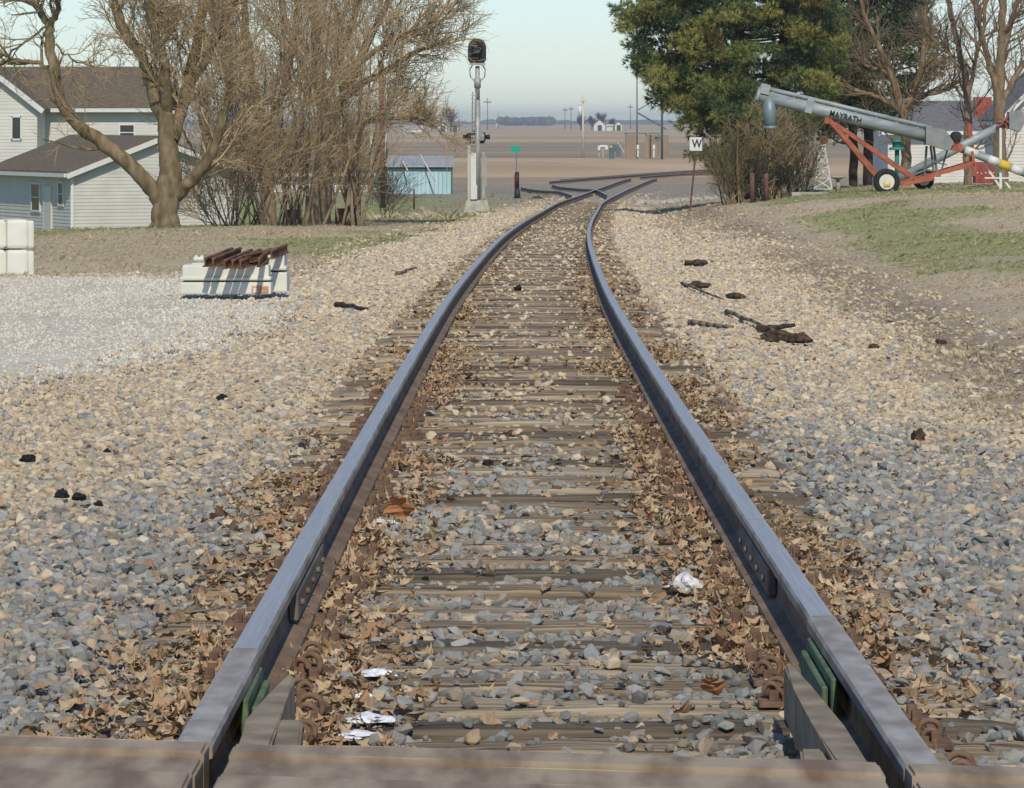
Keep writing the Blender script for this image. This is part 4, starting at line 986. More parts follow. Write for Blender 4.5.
b = MB(); b.tube(p(769,97), p(770.5,128.5), 6.2*s, 6.4*s, 18); b.tube(p(770.4,126), p(770.5,129), 6.8*s, 6.8*s, 18); pt('spout', b, M['spout'], AG)
o = text_mesh('MAYRATH', .30, 'brand_lettering', M['black'], .003); o.parent = AG
o.location = p(845,117.2,-6.25*s-.012)-Vector(AG.location); o.rotation_euler = (math.pi/2, -math.atan2(dirn.z, dirn.x), 0); o.scale = (.62,.78,1)
b = MB(); b.slab([p(926,127,-.28), p(944,129,-.28), p(953,143,-.28), p(948,151,-.28), p(926,144,-.28)], (0,.56,0)); b.slab([p(925,126,-.3), p(927,126,-.3), p(927,145,-.3), p(925,145,-.3)], (0,.6,0)); pt('gear_box', b, M['augerdark'], AG)
b = MB(); b.tube(p(956,136,-.3), p(956,136,.3), 4.6*s, 4.6*s, 16); b.box(p(957,140), (6*s,.3,4*s)); pt('engine', b, M['black'], AG)
b = MB(); b.slab([p(950,142,-.2), p(958,141,-.2), p(964,148,-.2), p(960,152,-.2), p(950,150,-.2)], (0,.4,0)); b.tube(p(962,147), p(966,157), 1.2*s); pt('engine_mount', b, M['orange'], AG)
def seg(a, t): return p(a[0]+(t[0]-a[0]), a[1])
b = MB(); I0, I1 = p(960,148), p(1046,181); b.tube(I0, I1, 4.3*s, 4.3*s, 16); pt('intake_tube', b, M['auger'], AG)
b = MB()
for t0, t1 in ((.06,.20),(.33,.44),(.60,.72)): b.tube(I0.lerp(I1,t0), I0.lerp(I1,t1), 4.45*s, 4.45*s, 16)
pt('white_band', b, M['white'], AG)
b = MB(); b.tube(I0.lerp(I1,.455), I0.lerp(I1,.585), 4.5*s, 4.5*s, 16); pt('yellow_label', b, M['yellow'], AG)
def wheel(px, py, r, dy, parent):
    c = p(px, py, dy); W = bpy.data.objects.new('wheel', None); COL.objects.link(W); W.parent = parent; W.location = c-Vector(parent.location); W.empty_display_size = .1
    def local(mb, nm, m):
        bmesh.ops.recalc_face_normals(mb.bm, faces=mb.bm.faces); me = bpy.data.meshes.new(nm); mb.bm.to_mesh(me); mb.bm.free(); o = link(nm, me, m); o.parent = W; return o
    b = MB(); b.torus((0,0,0), r*.78*s, r*.235*s, 'Y', n=28, m=10); b.torus((0,.05,0), r*.78*s, r*.235*s, 'Y', n=28, m=10); local(b, 'tyre', M['rubber'])
    b = MB(); b.tube((0,-.07,0), (0,.09,0), r*.58*s, r*.58*s, 22); b.tube((0,-.11,0), (0,-.07,0), r*.2*s, r*.25*s, 12); local(b, 'rim', M['cream'])
    b = MB(); b.box((0,-.09,-r*.2*s), (r*.5*s,.03,r*.28*s)); local(b, 'hub_mark', M['yellow'])
wheel(883.6, 181.3, 13, -.9, AG); wheel(927, 180, 10.5, .9, AG)
b = MB()
for dy in (-.6, .6):
    b.bar(p(829,120,dy*.3), p(878,177,dy), .10, .10); b.bar(p(834,123,dy*.3), p(915,179,dy), .09, .09)
    b.bar(p(899,184,dy), p(973,162,dy*.5), .09, .09); b.bar(p(899,184,dy), p(932,178,dy), .09)
    b.bar(p(915,179,dy), p(972,165,dy*.5), .07)
    b.bar(p(971,151,dy*.4), p(975,176,dy*.4), .07)
b.bar(p(826,120.5,-.3), p(837,122.5,.3), .12, .16); b.bar(p(884,181,-.85), p(884,181,.85), .09); b.bar(p(899,184,-.6), p(899,184,.6), .08)
pt('frame', b, M['orange'], AG)
b = MB()
for x0, x1 in ((927,925),(934,938),(949,940),(931,935)): b.bar(p(x0,146,.1), p(x1,177,.15), .045)
b.bar(p(927,160,.1), p(947,165,.1), .035); b.path([p(905,178,-.2), p(925,170,-.2), p(945,172,-.2)], .03); pt('support_leg', b, M['polesteel'], AG)
b = MB()
b.bar(p(1001,128,.1), p(1001,190,.1), 3*s*.8, .06); b.bar(p(985,163,.2), p(1002,189,.1), .05); b.bar(p(991,160,.2), p(1012,190,.2), .05); b.bar(p(985,178,.1), p(1010,178,.1), .04)
o = b.build('white_stand', M['white']); tag(o, 'white braced steel stand holding up the auger intake end', 'stand')
# second, smaller auger behind
Yb2 = 116.0; s2 = Yb2/F; p2 = lambda px, py, dy=0: P(px, py, Yb2)+Vector((0, dy, 0))
A2 = empty('small_auger', p2(895,184), 'smaller grey grain auger crossing behind the big one and rising right', 'grain auger')
b = MB(); b.tube(p2(893,181.5), p2(1018,117), 4.4*s2, 4.4*s2, 16); b.tube(p2(888,184), p2(896,180), 5*s2, 5*s2, 12); pt('tube', b, M['auger'], A2)
b = MB(); b.slab([p2(1008,112,-.3), p2(1020,110,-.3), p2(1024,120,-.3), p2(1019,132,-.3), p2(1008,128,-.3)], (0,.6,0)); pt('discharge_hood', b, M['augerdark'], A2)
b = MB()
for k in range(5):
    a = p2(1004,122)+Vector((0,-.2,0)); an = k*1.25; b.bar(a, a+Vector((math.cos(an)*10*s2,0,math.sin(an)*8*s2)), .09, .05)
b.bar(p2(969,124), p2(972,150), .12); pt('red_bracket', b, M['redpaint'], A2)

# garden things
Yg2 = 114.0; s = Yg2/F; p = lambda px, py, dy=0: P(px, py, Yg2)+Vector((0, dy, 0))
WT = empty('garden_windmill_tower', p(823,188), 'small white lattice windmill tower between bush and lawn', 'windmill tower')
b = MB()
def leg(t, q, e): return p(822+q*(2+7*t), 145+44*t, e*(.06+.2*t))
for q in (-1, 1):
    for e in (-1, 1): b.bar(leg(0,q,e), leg(1,q,e), .035)
for k in range(4):
    t0, t1 = k*.25, (k+1)*.25
    for e in (-1, 1): b.bar(leg(t0,-1,e), leg(t1,1,e), .022); b.bar(leg(t0,1,e), leg(t1,-1,e), .022); b.bar(leg(t1,-1,e), leg(t1,1,e), .022)
    for q in (-1, 1): b.bar(leg(t0,q,-1), leg(t1,q,1), .022)
b.box(p(822,145), (7*s,.25,.05)); pt('tower', b, M['white'], WT)
b = MB(); b.torus(p(824,140), 3.2*s, .03, 'Y')
for k in range(8): a = k*math.pi/4; b.bar(p(824,140), p(824,140)+Vector((math.cos(a)*3.2*s,0,math.sin(a)*3.2*s)), .06, .01)
pt('fan', b, M['redpaint'], WT)
BB = empty('birdbath', p(838,190), 'grey stone birdbath beside the white lattice tower', 'birdbath')
b = MB(); b.tube(p(838,191), p(838,179), 3*s, 1.6*s, 12); b.tube(p(838,179.5), p(838,177), 3*s, 6.5*s, 16); pt('pedestal', b, M['concrete'], BB)
b = MB(); b.torus(p(838,177), 6.2*s, .03, 'Z', n=20); pt('bowl', b, M['concrete'], BB)
b = MB(); b.box(P(811,195,112), (40*.0267,1.2,.16), bev=.02, rz=-.04); o = b.build('concrete_slab', M['concrete']); tag(o, 'pale concrete slab lying at the foot of the bush', 'concrete slab')
TP = empty('teal_feeder_post', p(897,176), 'teal bird feeder on a teal post behind the auger frame', 'bird feeder')
b = MB(); b.tube(P(897,177,124), P(897,149,124), .07, .07, 10); pt('post', b, M['tealpost'], TP)
b = MB(); b.tube(P(897,150,124), P(897,147,124), .26, .2, 10); b.tube(P(897,147,124), P(897,142,124), .14, .14, 10); b.tube(P(897,142,124), P(897,139,124), .24, .02, 10); pt('feeder', b, M['tealpost'], TP)
def drum(px, pyb, pyt, Y, w, lab, grp=None):
    s = Y/F; b = MB(); a, e = P(px,pyb,Y), P(px,pyt,Y); b.tube(a, e, w*s, w*s, 18)
    for t in (.33, .66, .985): c = a.lerp(e, t); b.tube(c-Vector((0,0,.02)), c+Vector((0,0,.02)), w*s*1.05, w*s*1.05, 18)
    o = b.build('rusty_drum', M['barrel']); tag(o, lab, 'drum', grp)
drum(294, 226, 210, 106, 8.5, 'squat rusty drum in front of the thicket, left of the other')
drum(341, 224, 209, 108, 6, 'rusty drum beside the slanting shrub stems, right of the squat one')
def post(name, px0, py0, px1, py1, Y, w, m, label, cat='post', r2=None):
    s = Y/F; b = MB(); b.tube(P(px0,py0,Y), P(px1,py1,Y), w*s/2, (r2 or w)*s/2, 10); o = b.build(name, m); return tag(o, label, cat)
post('wooden_post', 752.5, 203, 752, 173, 111, 5, M['polerust'], 'left one of two rusty brown posts under the bush', r2=4.6)
post('wooden_post', 766.5, 203, 766, 172, 111.2, 5, M['polerust'], 'right one of two rusty brown posts under the bush', r2=4.6)
post('wooden_post', 414, 209, 414, 189, 140, 2, M['polerust'], 'thin short brown post in the grass below the teal shed')
post('brown_pole', 383, 208, 381, 60, 150, 5.5, M['polerust'], 'tall reddish brown pole at the right edge of the thicket', 'pole')
post('pole_guard', 371.5, 205, 371.5, 112, 149, 3, M['polepale'], 'pale yellowish guy guard just left of the tall brown pole', 'pole')

# ------------------------------------------------------------------ far things
def far_pole(px, pyb, pyt, Y, w, lab, arms=(), m='polewood', extra=None, group='utility poles across the fields'):
    s = Y/F; O = empty('utility_pole', P(px,pyb,Y), lab, 'utility pole', group)
    b = MB(); b.tube(P(px,pyb+1,Y), P(px,pyt,Y), w*s/2, w*s*.38, 8); pt('pole', b, M[m], O)
    if arms:
        b = MB()
        for (ay, aw) in arms: b.bar(P(px-aw,ay,Y)+Vector((0,-w*s*.5,0)), P(px+aw,ay,Y)+Vector((0,-w*s*.5,0)), .12*Y/400)
        pt('crossarm', b, M[m], O)
    if extra: extra(O)
    return O
def can(O):
    s = 402/F; b = MB(); b.tube(P(580,116,402), P(580,106,402), 1.6*s, 1.6*s, 10); b.tube(P(580,106,402), P(580,103,402), 1.6*s, .4*s, 10); pt('transformer', b, M['white'], O)
far_pole(583, 159, 95, 402, 2.6, 'pale stout utility pole with a white transformer can in mid field', ((101,3),), 'polepale', can)
far_pole(487.5, 129, 98, 1500, 1.0, 'thin distant utility pole just right of the signal mast', ((102,4),))
far_pole(565, 128, 107, 1700, .9, 'faint pole left of the pale stout pole', ((110,2.5),))
far_pole(571, 128, 106, 1650, .9, 'faint pole between its twin and the pale stout pole', ((109,2.5),))
far_pole(630.5, 128, 104, 1600, .9, 'faint thin pole above the white far barn', ((107,2.5),))
far_pole(498, 128, 112, 2200, .8, 'faintest low pole left of the dark far wood', ())
def brace(O):
    b = MB(); Y = 380
    b.bar(P(638,113,Y), P(666,129,Y+2), .12); b.bar(P(638,110,Y), P(655,100,Y+2), .07); pt('brace', b, M['polesteel'], O)
far_pole(637, 158, 60, 380, 1.6, 'tall thin grey steel pole of the substation, left one', ((134,1),), 'polesteel', brace)
far_pole(662, 160, -10, 385, 2.4, 'tall dark teal steel pole half hidden by the pine', (), 'transformer')
Ysb = 378.0; s = Ysb/F; p = lambda px, py, dy=0: P(px, py, Ysb)+Vector((0, dy, 0))
GB = empty('bus_gantry', p(641,157), 'dark horizontal steel gantry of the far substation', 'gantry')
b = MB(); b.bar(p(624,133.5), p(660,133.5), .16, .12); b.bar(p(626,133.5), p(626,157), .1); b.bar(p(658,133.5), p(658,157), .1); b.bar(p(645,134), p(660,146), .08); b.bar(p(655,139,.5), p(661,139,.5), .3, .4); pt('beam', b, M['polesteel'], GB)
Y2 = 394; sB = Y2/F
for x0, x1, lab in ((625,635,'narrow brown screen wall left in the substation'),(645,668,'wide brown screen wall right in the substation')):
    b = MB(); b.box((P(x0,135,Y2)+P(x1,158,Y2))/2, ((x1-x0)*sB, .3, 23*sB)); 
    for k in range(6): b.box(P(x0+(x1-x0)*k/5, 147, Y2)+Vector((0,-.2,0)), (.10,.10,23*sB))
    o = b.build('screen_wall', M['brownpanel']); tag(o, lab, 'wall')
TR = empty('substation_transformer', p(615,157), 'dark blue grey transformer with yellow top fitting in the field', 'transformer')
b = MB(); b.box((p(610,150)+p(613.5,157))/2, (5*s,1,11*s)); b.box(p(618.5,152), (5*s,1,9*s)); b.box(p(614.5,148), (9*s,.8,7*s))
for k in range(6): b.box(p(610+k*1.9,153,-.55), (.06,.2,7*s))
pt('tank', b, M['transformer'], TR)
b = MB(); b.ball(p(611,147,-.5), 1.5*s); b.ball(p(618,143.5,-.3), 1.0*s); pt('bushing', b, M['yellow'], TR)
b = MB(); b.bar(p(618,143), p(624,152), .07); pt('strut', b, M['polepale'], TR)
WC = empty('white_switch_cabinet', p(603,157), 'pair of white boxes on a stand left of the dark transformer', 'electrical cabinet')
b = MB(); b.box(p(599,148), (2.4*s,.5,4.6*s)); b.box(p(606.5,147.5), (3*s,.5,4*s)); b.box(p(603,146), (6*s,.4,2*s)); pt('cabinet', b, M['white'], WC)
b = MB(); b.bar(p(603,157), p(603,145), .15); b.bar(p(599,157), p(599,149), .1); pt('leg', b, M['alu'], WC)
for px, lab in ((637.5,'slim pale insulator box on the left pole of the gantry'),(653.5,'pale insulator box right of the gantry middle')):
    b = MB(); b.box(p(px,147,-1), (2.4*s,.3,4.5*s), bev=.04); b.bar(p(px,157,-1), p(px,149,-1), .12); o = b.build('insulator_box', M['white']); tag(o, lab, 'electrical box')
# far farm
def farm(px0, px1, pyb, pye, pyr, Y, name, label, wall, roof, cat='barn', gableend=True):
    s = Y/F; x0, x1 = (px0-CX)*s, (px1-CX)*s; zb = ZF; ze = P(0,pye,Y).z; zr = P(0,pyr,Y).z; H = empty(name, ((x0+x1)/2, Y, zb), label, cat); D = 9
    if gableend:
        b = MB(); b.slab([(x0,Y,zb),(x1,Y,zb),(x1,Y,ze),((x0+x1)/2,Y,zr),(x0,Y,ze)], (0,D,0)); pt('wall', b, wall, H)
        b = MB(); m_ = (x0+x1)/2
        for e, q in ((x0,-1),(x1,1)): b.slab([(e+q*.4,Y-.3,ze-.25),(m_,Y-.3,zr+.1),(m_,Y+D+.3,zr+.1),(e+q*.4,Y+D+.3,ze-.25)], (0,0,.25))
        pt('roof', b, roof, H)
        b = MB(); b.box(((x0+x1)/2+.1,Y-.1,zb+1.1), (1.6,.1,2.2)); pt('door', b, M['glass'], H)
    else:
        b = MB(); b.box(((x0+x1)/2,Y+D/2,(zb+ze)/2), (x1-x0,D,ze-zb)); pt('wall', b, wall, H)
        b = MB(); b.slab([(x0-.3,Y-.4,ze),(x1+.3,Y-.4,ze),(x1+.3,Y+D/2,zr),(x0-.3,Y+D/2,zr)], (0,0,.3)); b.slab([(x0-.3,Y+D+.4,ze),(x0-.3,Y+D/2,zr),(x1+.3,Y+D/2,zr),(x1+.3,Y+D+.4,ze)], (0,0,.3)); pt('roof', b, roof, H)
    return H
farm(615, 622, 129, 124.5, 121.5, 1650, 'barn', 'bright white little gabled barn on the far farm', M['white'], M['shinglegray'])
farm(606.5, 614.5, 129, 126.2, 125, 1660, 'shed', 'long low pale shed left of the little white barn', M['white'], M['trim'], 'shed', False)
farm(594, 605, 129, 124.5, 119.8, 1640, 'farmhouse', 'pale farmhouse with dark green side under the far trees', M['trim'], M['shinglegray'], 'farmhouse', True)
farm(438, 447, 130, 126.5, 123, 1500, 'far_house', 'grey far house left under the lone far tree', M['siding2'], M['shinglegray'], 'house')
farm(451, 458, 130.5, 127, 125, 1450, 'far_house', 'small pale far house right of the lone far tree', M['white'], M['shinglegray'], 'house')
farm(404, 422, 132, 128.5, 126.5, 1400, 'far_shed', 'long pale far shed behind the thicket edge', M['trim'], M['trim'], 'shed', False)
farm(496, 497.5, 126, 124.6, 124, 3200, 'far_shed', 'speck of a white shed below the dark far wood', M['white'], M['trim'], 'shed', False)
def lumps(name, segs, m, label, cat, kind='stuff', seed=1):
    """a tree mass made of many irregular lumps"""
    r = random.Random(seed); V0 = None; Vs, Fs = [], []; base = 0
    bm = bmesh.new(); bmesh.ops.create_icosphere(bm, subdivisions=2, radius=1); bv = np.array([v.co[:] for v in bm.verts]); bf = np.array([[v.index for v in f.verts] for f in bm.faces]); bm.free()
    for (x, y, z, rx, ry, rz) in segs:
        j = rng.normal(1, .16, (len(bv), 1)); Vs.append(bv*j*np.array([rx, ry, rz])+np.array([x, y, z])); Fs.append(bf+base); base += len(bv)
    me = np_mesh(name, np.concatenate(Vs), np.concatenate(Fs)); o = link(name, me, m); tag(o, label, cat, kind=kind); return o
sg = []
for i in range(200): px = random.uniform(499, 553); Y = random.uniform(3900, 4100); sg.append((P(px,0,Y).x, Y, ZF+random.uniform(3,5.4), 3.0, 3.0, random.uniform(2.2,3.4)))
lumps('far_wood', sg, M['farwood'], 'dark block of woods on the horizon right of the signal', 'woods')
sg = []
for i in range(900): px = random.uniform(-300, 1500); Y = random.uniform(5800, 6600); h = 5.5+3.2*mnoise.noise(Vector((px*.012, 3, 0)))+2*mnoise.noise(Vector((px*.05, 7, 0))); sg.append((P(px,0,Y).x, Y, ZF+h*.5, random.uniform(6,14), 9, max(1.5,h*.6)))
lumps('horizon_wood', sg, M['farwood'], 'thin blue band of distant woods along the whole horizon', 'woods')

rub = []
for i in range(70):
    px = random.uniform(638, 730); Y = random.uniform(160, 172); x = (px-CX)*Y/F; q = random.uniform(.06, .16); rub.append((x, Y, G(x, Y)+q*.3, q*1.3, q, q*.8))
lumps('white_rubble', rub, M['concrete'], 'row of pale broken rubble lying behind the W sign', 'rubble')
# ------------------------------------------------------------------ trees
def tubes_mesh(name, lines):
    """lines: list of (pts (n,3), radii (n,), sides)"""
    Vs, Fs = [], []; base = 0
    for pts, rad, k in lines:
        pts = np.asarray(pts, float); rad = np.asarray(rad, float); n = len(pts)
        if n < 2: continue
        T = np.gradient(pts, axis=0); T /= np.linalg.norm(T, axis=1)[:, None]+1e-9
        ref = np.array([.31, .87, .38]); A = np.cross(T, ref); A /= np.linalg.norm(A, axis=1)[:, None]+1e-9; B = np.cross(T, A)
        an = np.arange(k)*2*np.pi/k
        ring = pts[:, None]+rad[:, None, None]*(np.cos(an)[None, :, None]*A[:, None]+np.sin(an)[None, :, None]*B[:, None])
        Vs.append(ring.reshape(-1, 3)); i = np.arange(n-1)[:, None]*k; j = np.arange(k)[None]; j2 = (j+1) % k
        Fs.append((np.stack([i+j, i+j2, i+k+j2, i+k+j], -1).reshape(-1, 4))+base); base += n*k
    return np_mesh(name, np.concatenate(Vs), np.concatenate(Fs), True)
def wander(start, d, length, n, wob, up, rnd, grav=0):
    p_ = np.array(start, float); d = np.array(d, float); d /= np.linalg.norm(d); out = [p_.copy()]; st = length/n
    for i in range(n):
        d = d+rnd.normal(0, wob, 3)+np.array([0, 0, up-grav*i/n]); d /= np.linalg.norm(d); p_ = p_+d*st; out.append(p_.copy())
    return np.array(out)
def sprout(line, rad, lines, level, P_, rnd):
    """grow side branches from a branch line"""
    if level >= len(P_): return
    q = P_[level]; n = len(line); L_ = np.linalg.norm(line[-1]-line[0])
    cnt = q['n'] if isinstance(q['n'], int) else int(q['n'][0]+rnd.random()*(q['n'][1]-q['n'][0]))
    for k in range(cnt):
        t = q.get('t0', .2)+(1-q.get('t0', .2))*(k+rnd.random())/cnt; f = t*(n-1); i = min(int(f), n-2); a = f-i
        s0 = line[i]*(1-a)+line[i+1]*a; d = line[i+1]-line[i]; d /= np.linalg.norm(d)+1e-9
        r = rnd.normal(0, 1, 3); r -= d*np.dot(r, d); r /= np.linalg.norm(r)+1e-9
        ang = q['ang']*(.7+.6*rnd.random()); dd = d*math.cos(ang)+r*math.sin(ang)
        ln = q['len']*(.55+.8*rnd.random())*(1.15-.6*t); r0 = min((rad[i]*(1-a)+rad[i+1]*a)*.75, q['r'])
        m = q.get('seg', 6); ch = wander(s0, dd, ln, m, q['wob'], q['up'], rnd, q.get('grav', 0)); cr = np.linspace(r0, q.get('r1', r0*.35), m+1)
        lines[min(level+1, 2)].append((ch, cr, 5 if r0 > .03 else 3)); sprout(ch, cr, lines, level+1, P_, rnd)
def limb(pix, Y0, rnd, dys=None):
    """hand placed limb: (px, py, width in pixels[, depth])"""
    pts = []; rr = []
    for q in pix:
        dy = q[3] if len(q) > 3 else 0; Y = Y0+dy; pts.append(np.array(P(q[0], q[1], Y))); rr.append(q[2]*Y0/F/2)
    pts = np.array(pts); rr = np.array(rr); n = len(pts); t = np.linspace(0, n-1, (n-1)*5+1); i = np.clip(t.astype(int), 0, n-2); a = (t-i)[:, None]
    E = np.vstack([pts[0]*2-pts[1], pts, pts[-1]*2-pts[-2]]); p0, p1, p2_, p3 = E[i], E[i+1], E[i+2], E[i+3]
    Q = .5*((2*p1)+(p2_-p0)*a+(2*p0-5*p1+4*p2_-p3)*a*a+(3*p1-p0-3*p2_+p3)*a**3)
    Q[1:-1] += rnd.normal(0, .02, (len(Q)-2, 3)); return Q, np.interp(t, np.arange(n), rr)
def bare_tree(name, label, base, limbs, Y0, P_, bark, twig, seed, cat='tree', partnames=('trunk', 'crown'), group=None):
    rnd = np.random.default_rng(seed); T = empty(name, base, label, cat, group); lines = {0: [], 1: [], 2: []}
    for L_ in limbs:
        Q, rr = limb(L_['p'], Y0, rnd); lines[0].append((Q, rr, 14 if rr[0] > .12 else 8))
        if L_.get('b', True): sprout(Q, rr, lines, 0, L_.get('P', P_), rnd)
    tr = lines[0]+[l for l in lines[1] if l[1][0] > .035]; cr = [l for l in lines[1] if l[1][0] <= .035]+lines[2]
    for nm, ls, m in ((partnames[0], tr, bark), (partnames[1], cr, twig)):
        if ls:
            me = tubes_mesh(nm, ls); me.transform(Matrix.Translation(-Vector(base))); link(nm, me, m, T)
    return T
# big leaning bare tree at left
PT = [dict(n=7, t0=.25, ang=.75, len=1.5, r=.05, r1=.012, wob=.16, up=.05, seg=7), dict(n=6, t0=.15, ang=.7, len=.75, r=.014, r1=.006, wob=.2, up=.03, seg=5), dict(n=4, t0=.15, ang=.7, len=.38, r=.007, r1=.004, wob=.22, up=.0, seg=3)]
PD = [dict(n=13, t0=.15, ang=.6, len=1.7, r=.034, r1=.010, wob=.13, up=.08, seg=7), dict(n=11, t0=.1, ang=.6, len=1.0, r=.011, r1=.006, wob=.16, up=.05, seg=5), dict(n=8, t0=.1, ang=.65, len=.5, r=.0065, r1=.005, wob=.2, up=.02, seg=3)]
NB = dict(b=False)
bare_tree('bare_tree', 'big bare tree with a mossy limb leaning left over the garage', P(165,230,100), [
    dict(p=[(165,236,42),(165,226,30),(166,208,25),(168,190,26,.0),(170,168,22,.1),(167,140,19,.3),(164,112,16,.3)], b=False),
    dict(p=[(160,200,18),(148,184,16),(128,164,15),(104,144,14),(82,128,13,-.2),(66,112,12,-.3),(58,92,10,-.3),(54,70,11,-.2),(50,45,10,0),(49,26,9)], P=PT),
    dict(p=[(49,28,8),(40,10,7,.3),(24,-6,6,.6),(5,-20,4,.9)], P=PT), dict(p=[(50,28,7),(57,8,6,-.3),(62,-20,5,-.5)], P=PT),
    dict(p=[(49,26,5),(38,8,4),(20,0,3.5),(-10,-2,3)], P=PT),
    dict(p=[(53,76,5),(46,66,5),(30,61,4.5),(8,62,4),(-20,68,3)], P=PT), dict(p=[(46,26,2.5),(28,40,2.4),(10,54,2),(-5,60,1.5)], P=PT),
    dict(p=[(56,44,2.2),(68,56,2),(84,64,1.6),(106,66,1)], P=PT),
    dict(p=[(163,118,15,.3),(152,88,13,.4),(142,58,11,.5),(126,34,12,.6),(116,8,10,.8),(112,-30,8,1)], P=PD),
    dict(p=[(165,115,13,.3),(166,84,11,.0),(160,50,10,-.3),(150,18,9,-.5),(146,-25,7,-.8)], P=PD),
    dict(p=[(172,140,14,.3),(182,108,12,.6),(190,70,10,.8),(199,34,11,1),(206,-30,9,1.3)], P=PD),
    dict(p=[(176,196,14),(190,182,12,-.3),(204,166,11,-.5),(214,146,10,-.6),(222,118,8,-.7),(232,82,6,-.8)], P=PD),
    dict(p=[(186,90,9,.7),(206,60,8,.3),(222,26,7,.0),(238,-20,5)], P=PD),
    ], 100.0, PD, M['barkmoss'], M['twig'], 11)
# the thicket: four many-stemmed bushes
def thicket(name, label, px, pyb, Y, n, spread, hpx, seed, m, lean=0, rad=.024, P_=None, wpx=16, depth=1.2, cat='shrub'):
    rnd = np.random.default_rng(seed); s = Y/F; base = P(px, pyb, Y); T = empty(name, base, label, cat, 'bare shrubs of the thicket'); lines = {0: [], 1: [], 2: []}
    P_ = P_ or [dict(n=13, t0=.12, ang=.6, len=1.3, r=.009, r1=.005, wob=.15, up=.04, seg=6), dict(n=6, t0=.1, ang=.6, len=.6, r=.0065, r1=.005, wob=.18, up=.02, seg=4)]
    for i in range(n):
        a = (i+.5)/n*2-1; x0 = base.x+rnd.uniform(-1, 1)*wpx*s; y0 = Y+rnd.uniform(-.5, .5)*depth
        d = np.array([a*spread+lean+rnd.normal(0, .07), rnd.normal(0, .22), 1.0]); ln = hpx*s*(.65+.45*rnd.random())*(1-.15*abs(a))
        Q = wander((x0, y0, base.z-.1), d, ln, 12, .045, .045, rnd); r0 = rad*(.6+.8*rnd.random()); rr = np.linspace(r0, r0*.3, 13)
        lines[0].append((Q, rr, 6)); sprout(Q, rr, lines, 0, P_, rnd)
    for nm, ls in (('stems', lines[0]), ('twigs', lines[1]+lines[2])):
        me = tubes_mesh(nm, ls); me.transform(Matrix.Translation(-base)); link(nm, me, M['stem'] if nm == 'stems' else m, T)
thicket('bare_shrub', 'widest bare shrub fanning out right of the big tree', 250, 226, 103, 28, .66, 250, 21, M['twig'], lean=-.03, wpx=24, rad=.022)
thicket('bare_shrub', 'tall bare shrub with thick stems in the thicket middle', 300, 224, 105, 18, .36, 265, 22, M['twig'], rad=.034, wpx=24)
thicket('bare_shrub', 'bare shrub slanting right at the right end of the thicket', 348, 222, 107, 18, .34, 250, 23, M['twig'], lean=.0, rad=.034, wpx=18)
thicket('bare_shrub', 'low twiggy bush below the tall brown pole', 385, 214, 114, 5, .4, 30, 24, M['twig'], rad=.010, wpx=6)
thicket('bare_shrub', 'low tangle of twigs left at the foot of the thicket', 222, 226, 102, 8, .9, 80, 25, M['twig'], rad=.014, wpx=12, lean=-.4)
bare_tree('bare_tree', 'bare tree rising out of the thicket with arching right branches', P(322,222,110), [
    dict(p=[(318,226,26),(322,190,22),(326,150,18,.3),(324,110,15,.5),(318,60,12,.6),(314,10,10,.8),(312,-30,8)], P=PD),
    dict(p=[(326,140,12,.3),(344,100,11,.2),(360,60,9,0),(376,26,7,-.2),(398,-20,5,-.3)], P=PD),
    dict(p=[(322,120,10,.3),(350,92,8,.4),(385,72,6,.5),(415,52,5,.6),(440,44,3)], P=PD),
    dict(p=[(324,100,9,.3),(340,60,8,.8),(356,10,6,1),(362,-30,5)], P=PD),
    dict(p=[(320,90,9,.3),(300,60,8,-.3),(286,20,6,-.5),(276,-25,5)], P=PD),
    dict(p=[(352,70,6,0),(386,44,5,-.3),(420,26,4,-.4),(452,18,2.5,-.4)], P=PD),
    dict(p=[(330,150,8,.3),(352,128,7,.5),(380,120,5,.6),(410,118,4,.6),(432,124,2)], P=PD),
    ], 110.0, PD, M['bark'], M['twig'], 31)
bare_tree('bare_tree', 'slim bare tree forking above the left part of the thicket', P(268,222,112), [
    dict(p=[(268,226,18),(266,180,14),(260,130,12),(252,80,10,.3),(246,30,8,.5),(244,-30,6)], P=PD), dict(p=[(264,140,9),(280,100,8,-.3),(292,50,6,-.5),(300,-10,5)], P=PD),
    dict(p=[(258,110,8),(236,80,7,.3),(220,44,5,.5),(210,-5,4)], P=PD)], 112.0, PD, M['bark'], M['twig'], 32)
